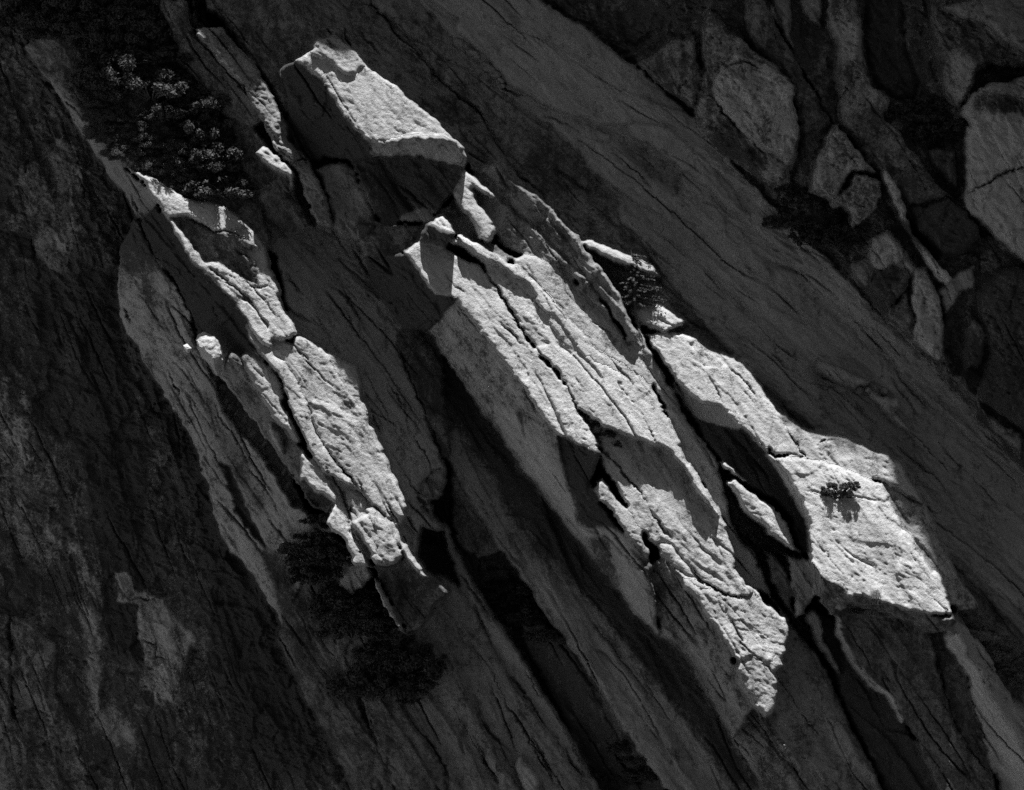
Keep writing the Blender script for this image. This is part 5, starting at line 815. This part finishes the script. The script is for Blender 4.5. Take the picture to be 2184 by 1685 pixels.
for k, (pl, lb) in enumerate([(G(1, 0, (1462, 800), (1480, 770), (1520, 750), (1545, 790), (1535, 875), (1500, 860)), 'left one of three cracked blocks on the smooth slab'),
                              (G(1, 0, (1545, 770), (1580, 762), (1610, 800), (1612, 870), (1570, 885), (1535, 870)), 'middle one of three cracked blocks on the smooth slab'),
                              (G(1, 0, (1612, 800), (1640, 825), (1740, 860), (1738, 905), (1690, 908), (1614, 878)), 'right flat one of three cracked blocks on the smooth slab')]):
    c = pl[0]; stone('cracked_block', lb, pl, 1.6, .7, 'rock block', .3, .15, None, 40 + k)
for k, (x0, y0, x1, y1) in enumerate([(1110, 780, 1180, 840), (1180, 790, 1210, 830), (1280, 790, 1340, 850), (980, 770, 1070, 830)]):
    stone('slab_stone', ['angular stone under the lower end of the long wedged block', 'small stone right of the angular stone by the wedged block', 'pale stone on the broken flake below the wedged block', 'larger stone under the middle of the long wedged block'][k], rect(2, 1, x0, y0, x1, y1, 50 + k, .5), surf(*G(2, 1, ((x0 + x1) / 2, (y0 + y1) / 2))[0]) + .2, .45, 'stone', .3, .2, None, 50 + k)
for k, (x0, y0, x1, y1, a) in enumerate([(1380, 850, 1450, 950, .7), (1440, 880, 1480, 960, 1.), (1480, 900, 1510, 1000, 1.), (1400, 760, 1450, 820, .6), (1530, 950, 1580, 1030, .9), (1560, 1040, 1600, 1090, .5), (1590, 1040, 1640, 1150, 1.1), (1660, 1110, 1700, 1200, 1.1), (1790, 1280, 1830, 1380, 1.1), (1840, 1310, 1880, 1370, .4), (1800, 1370, 1850, 1500, 1.1)]):
    jx = random.Random(900 + k).uniform(-18, 18); x0 += jx; x1 += jx * .4; p = rect(0, 1, x0, y0, x1, y1, 60 + k, a * .5); c = G(0, 1, ((x0 + x1) / 2, (y0 + y1) / 2))[0]
    stone('crevice_stone', 'angular stone jammed in the long crevice of the left rib', p, surf(*c) - .1, .45, 'stone', .3, .3, 'stones in the left rib crevice', 60 + k)

# ------------------------------------------------------------------ shrubs
def leaf_mesh(name, blobs, n, size, mat, seed, flat=.0):
    r = np.random.default_rng(seed); pts = []
    w = np.array([b[3] ** 2 for b in blobs]); w /= w.sum()
    pick = r.choice(len(blobs), n, p=w)
    b = np.array(blobs)[pick]
    v = r.normal(size=(n, 3)); v /= np.linalg.norm(v, axis=1, keepdims=True)
    rad = (r.random(n) ** .38)[:, None]
    c = b[:, :3] + v * rad * b[:, 3:4] * np.array([1, 1, .8])
    t1 = r.normal(size=(n, 3)); t1 /= np.linalg.norm(t1, axis=1, keepdims=True)
    t2 = np.cross(t1, v + .6 * r.normal(size=(n, 3))); t2 /= np.linalg.norm(t2, axis=1, keepdims=True) + 1e-9
    s = size * (.6 + .8 * r.random((n, 1)))
    co = np.stack([c - t1 * s, c + t2 * s * .45, c + t1 * s, c - t2 * s * .45], 1).reshape(-1, 3)
    me = bpy.data.meshes.new(name); me.from_pydata(co.tolist(), [], [(4 * i, 4 * i + 1, 4 * i + 2, 4 * i + 3) for i in range(n)])
    me.materials.append(mat); return me

def stem_mesh(name, segs, mat):
    co, fa = [], []
    for a, b_, ra, rb in segs:
        a, b_ = Vector(a), Vector(b_); ax = (b_ - a).normalized(); u = ax.orthogonal().normalized(); w = ax.cross(u); k0 = len(co)
        for p, rr in ((a, ra), (b_, rb)):
            for k in range(5):
                t = k / 5 * 2 * math.pi; co.append(tuple(p + (u * math.cos(t) + w * math.sin(t)) * rr))
        fa += [(k0 + k, k0 + (k + 1) % 5, k0 + 5 + (k + 1) % 5, k0 + 5 + k) for k in range(5)]
    me = bpy.data.meshes.new(name); me.from_pydata(co, [], fa); me.materials.append(mat); return me

def shrub_proto(seed, mat, n=6500, leaf=.05, br=(.07, .22)):
    r = random.Random(seed); blobs, segs = [], []
    for k in range(44):
        a = r.uniform(0, 6.28); q = 1.25 * math.sqrt(r.random())
        p = (math.cos(a) * q, math.sin(a) * q * .8 - .25, r.uniform(.0, .95) * (1.1 - q * .55)); blobs.append((*p, r.uniform(*br)))
        mid = (p[0] * .45 + r.uniform(-.1, .1), p[1] * .45, p[2] * .5)
        segs += [((0, 0, -.15), mid, .035, .022), (mid, p, .022, .008)]
    return leaf_mesh('foliage', blobs, n, leaf, mat, seed), stem_mesh('stems', segs, BARK)

SUN_PAINTED_LEAF = plain('sun_painted_leaf', .14, .34, 6.0, .6)  # hedge leaves painted paler in place of sunlight that misses them
PROTO = {'grey': [shrub_proto(140 + k, SUN_PAINTED_LEAF, 7500, .038, (.2, .45)) for k in range(3)], 'dark': [shrub_proto(100 + k, LEAF, 5200, .062, (.09, .27)) for k in range(4)], 'pale': [shrub_proto(120 + k, PALE_LEAF, 6500, .046, (.16, .42)) for k in range(3)]}
def shrub(kind, k, px, py, size, label, group, d=None, rz=None):
    fo, st = PROTO[kind][k % len(PROTO[kind])]
    o = link('shrub', None); o.location = world_pt(px, py, (surf(px, py, HS) if d is None else d) - .05)
    o.rotation_euler = (0, 0, random.uniform(0, 6.28) if rz is None else rz); o.scale = (size * random.uniform(.8, 1.35), size * random.uniform(.7, 1.1), size * random.uniform(.6, 1.15))
    o['label'] = label; o['category'] = 'shrub'; o['group'] = group
    link('foliage', fo, o); link('stems', st, o)
    return o

def fill(kind, poly, step, size, label, group, seed, jit=.85, d=None):
    r = random.Random(seed); xs = [p[0] for p in poly]; ys = [p[1] for p in poly]; y = min(ys) + step * .4; row = 0
    while y < max(ys):
        x = min(xs) + (row % 2) * step * .5
        while x < max(xs):
            qx, qy = x + r.uniform(-jit, jit) * step, y + r.uniform(-jit, jit) * step
            if inside(poly, np.array([qx]), np.array([qy]))[0]:
                lb = label(qx, qy) if callable(label) else label
                shrub(kind, r.randrange(9), qx, qy + size * .35 / S * .5, size * r.choice((.55, .75, .9, 1.05, 1.25)), lb, lb.replace(' shrub ', ' shrubs ', 1), d)
            x += step
        y += step * .62; row += 1

fill('dark', G(0, 0, (60, -160), (1040, -160), (1030, 40), (1080, 180), (1150, 360), (1300, 500), (1420, 700), (1480, 900), (1520, 1100), (1640, 1330), (1560, 1380), (1340, 1260), (1240, 1100), (1240, 850), (900, 760), (760, 600), (600, 540), (440, 420), (380, 280), (200, 200), (120, 120)), 46, 2.1, lambda x, y: 'dark leafy shrub of the black mass, ' + ('along the top edge of the picture' if y < 90 else 'beside the dark flake on its right' if x > 330 + (y - 90) * .35 else 'above the sunlit shrubs on its left side'), '', 1)
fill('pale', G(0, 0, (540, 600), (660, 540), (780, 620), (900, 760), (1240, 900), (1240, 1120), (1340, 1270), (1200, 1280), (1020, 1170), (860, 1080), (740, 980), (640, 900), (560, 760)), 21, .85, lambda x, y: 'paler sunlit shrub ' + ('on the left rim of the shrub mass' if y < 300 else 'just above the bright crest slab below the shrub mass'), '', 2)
fill('dark', G(1, 2, (-260, 120), (-60, 80), (60, 300), (160, 380), (240, 560), (300, 700), (400, 760), (480, 900), (540, 1040), (460, 1140), (330, 1170), (180, 1060), (60, 800), (-60, 560), (-200, 330)), 44, 2.1, lambda x, y: 'black shrub ' + ('of the clump beside the thin bright fin' if y < 1340 else 'at the lower end of the clump in the gully bottom'), '', 3)
for k, (x, y) in enumerate([(-180, -20), (-80, -40), (-220, 80), (-110, 60)]): shrub('dark', k, *G(1, 2, (x, y))[0], .9, 'dark shrub with sunlit tips against the left rib block', 'shrubs against the left rib block', None)
fill('dark', G(1, 2, (870, 260), (1000, 260), (1120, 340), (1240, 460), (1320, 600), (1420, 740), (1340, 780), (1200, 720), (1060, 640), (940, 500)), 30, 1.2, 'dim shrub in the gully under the central rib', 'gully shrubs under the central rib', 4)
fill('dark', G(2, 0, (500, 1200), (720, 1170), (800, 1240), (950, 1310), (1060, 1500), (1090, 1640), (900, 1600), (700, 1480), (600, 1390)), 32, 1.4, 'black shrub in the diagonal gully between slab and blocks', 'shrubs in the diagonal gully', 5)
fill('dark', G(2, 0, (1290, 680), (1480, 640), (1700, 690), (1740, 740), (1690, 850), (1560, 940), (1460, 880), (1400, 800)), 32, 1.35, 'black shrub in the hollow left of the large pale block', 'shrubs in the upper right hollow', 6)
fill('dark', G(2, 0, (1900, 440), (2184, 420), (2300, 500), (2100, 500), (1930, 520)), 32, 1.0, 'dark shrub on the ledge above the large pale block', 'shrubs above the large pale block', 7)
fill('grey', G(2, 2, (1720, 500), (1800, 520), (1900, 580), (2040, 680), (2184, 780), (2400, 900), (2400, 1100), (2184, 1050), (2080, 960), (1960, 800), (1860, 660), (1770, 580)), 22, .9, 'sun-painted grey shrub of the hedge behind the bottom right pillar', 'shrubs behind the bottom right pillar', 8, .4)
fill('dark', G(1, 2, (1700, 1500), (1900, 1420), (1990, 1600), (2100, 1760), (1640, 1760)), 34, 1.1, 'dim shrub at the bottom edge in the gully under the central rib', 'shrubs at the bottom edge', 9)
for k, (x, y, s) in enumerate([(1640, 1040, .7), (1690, 1110, .7), (1740, 1170, .55)]): shrub('dark', k, *G(1, 1, (x, y))[0], s, 'small shrub in the dark notch under the lip of the central rib', 'shrubs in the notch under the lip', None)
shrub('pale', 0, *G(0, 1, (1960, 1160))[0], .55, 'tiny pale shrub in the groove of the left rib', 'tiny shrub', None)
shrub('dark', 1, *G(1, 2, (560, 130))[0], .8, 'sparse dark shrub in the cleft right of the rib end', 'cleft shrub', None)

# low juniper with hanging branches on the broad lit slab
def juniper():
    cx, cy = G(2, 1, (1000, 1450))[0]; r = random.Random(5); blobs, segs = [], []
    for k in range(26):
        x = r.uniform(-1.35, 1.45); z = r.uniform(-.3, .45) + .12 * x * (x > .6); y = -r.uniform(.25, .95)
        blobs.append((x, y, z, r.uniform(.16, .3))); segs.append(((x * .3, .05, -.25), (x, y, z), .03, .01))
    for k in range(16):
        x = r.uniform(.2, 1.6); blobs.append((x, -r.uniform(.3, .7), .2 + r.uniform(0, .35), .1))
    for k in range(14):
        x = r.uniform(-.7, 1.2); blobs.append((x, -r.uniform(.2, .5), -.45 - r.uniform(0, .15), .09)); segs.append(((x, -.3, -.2), (x + r.uniform(-.1, .1), -.35, -.6), .014, .006))
    o = link('juniper', None); o.location = world_pt(cx, cy, surf(cx, cy, HS)); o['label'] = 'low dark juniper growing on the broad sunlit slab'; o['category'] = 'juniper'
    link('foliage', leaf_mesh('foliage', blobs, 8000, .06, LEAF, 9), o); link('stems', stem_mesh('stems', segs, BARK), o)
juniper()

# small conifer beside the curved fin: trunk with tiers of drooping boughs
def conifer():
    bx, by = G(1, 1, (1880, 275))[0]; r = random.Random(11); hgt = 4.4
    o = link('conifer', None); base = world_pt(bx, by, 5.0); o.location = base; o['label'] = 'small dark conifer beside the crest of the curved fin'; o['category'] = 'conifer'
    link('trunk', stem_mesh('trunk', [((0, 0, -.4), (-.1, -.1, hgt * .5), .12, .08), ((-.1, -.1, hgt * .5), (-.35, -.1, hgt), .08, .02)], BARK), o)
    blobs, segs = [], []
    for k in range(16):
        z = .25 + k / 16 * (hgt - .4); ln = (1.55 * (1 - (z / hgt) ** 1.6) + .35)
        for q in range(6):
            a = r.uniform(0, 6.28); l_ = ln * r.uniform(.7, 1.15)
            tip = (math.cos(a) * l_ + .3, math.sin(a) * l_ * .7, z - .15 * l_ + r.uniform(-.1, .1)); segs.append(((-.1, 0, z), tip, .025, .006))
            for t in np.linspace(.3, 1, 7): blobs.append((-.1 + (tip[0] + .1) * t, tip[1] * t, z + (tip[2] - z) * t, .13 * (1.25 - .5 * t)))
    br = link('branches', stem_mesh('branches', segs, BARK), o)
    link('foliage', leaf_mesh('foliage', blobs, 9000, .07, NEEDLE, 12), br)
conifer()

# dry grass in the lip below the broad lit slab
def tuft_mesh(seed, n=110, h=.7):
    r = random.Random(seed); co, fa = [], []
    for k in range(n):
        a = r.uniform(0, 6.28); x, y = r.gauss(0, .22), r.gauss(0, .12); l_ = h * r.uniform(.5, 1.2); tx, ty = math.cos(a) * l_ * .55, math.sin(a) * l_ * .4 - .1
        k0 = len(co); w = .018
        co += [(x - w, y, 0), (x + w, y, 0), (x + tx * .5 + w * .7, y + ty * .5, l_ * .6), (x + tx * .5 - w * .7, y + ty * .5, l_ * .6), (x + tx, y + ty, l_ * .75)]
        fa += [(k0, k0 + 1, k0 + 2, k0 + 3), (k0 + 3, k0 + 2, k0 + 4)]
    me = bpy.data.meshes.new('grass_tuft'); me.from_pydata(co, [], fa); me.materials.append(STRAW); return me
tf = [tuft_mesh(k) for k in range(3)]
r = random.Random(3)
for k, (x, y) in enumerate([(1040, 520), (1070, 490), (1100, 520), (1140, 500), (1150, 540), (1190, 520), (1210, 490), (1230, 540), (1270, 520), (1310, 540), (1340, 560), (1120, 560), (1080, 560), (1200, 570), (1280, 570), (1220, 450)]):
    px, py = G(2, 2, (x, y))[0]; o = link('grass_tuft', tf[k % 3]); o.location = world_pt(px, py, surf(px, py, HS) + .15); o.rotation_euler = (0, 0, r.uniform(0, 6)); s_ = r.uniform(.9, 1.5); o.scale = (s_, s_, s_)
    o['label'] = 'tuft of dry grass under the lip of the broad lit slab'; o['category'] = 'grass tuft'; o['group'] = 'grass tufts under the lip'
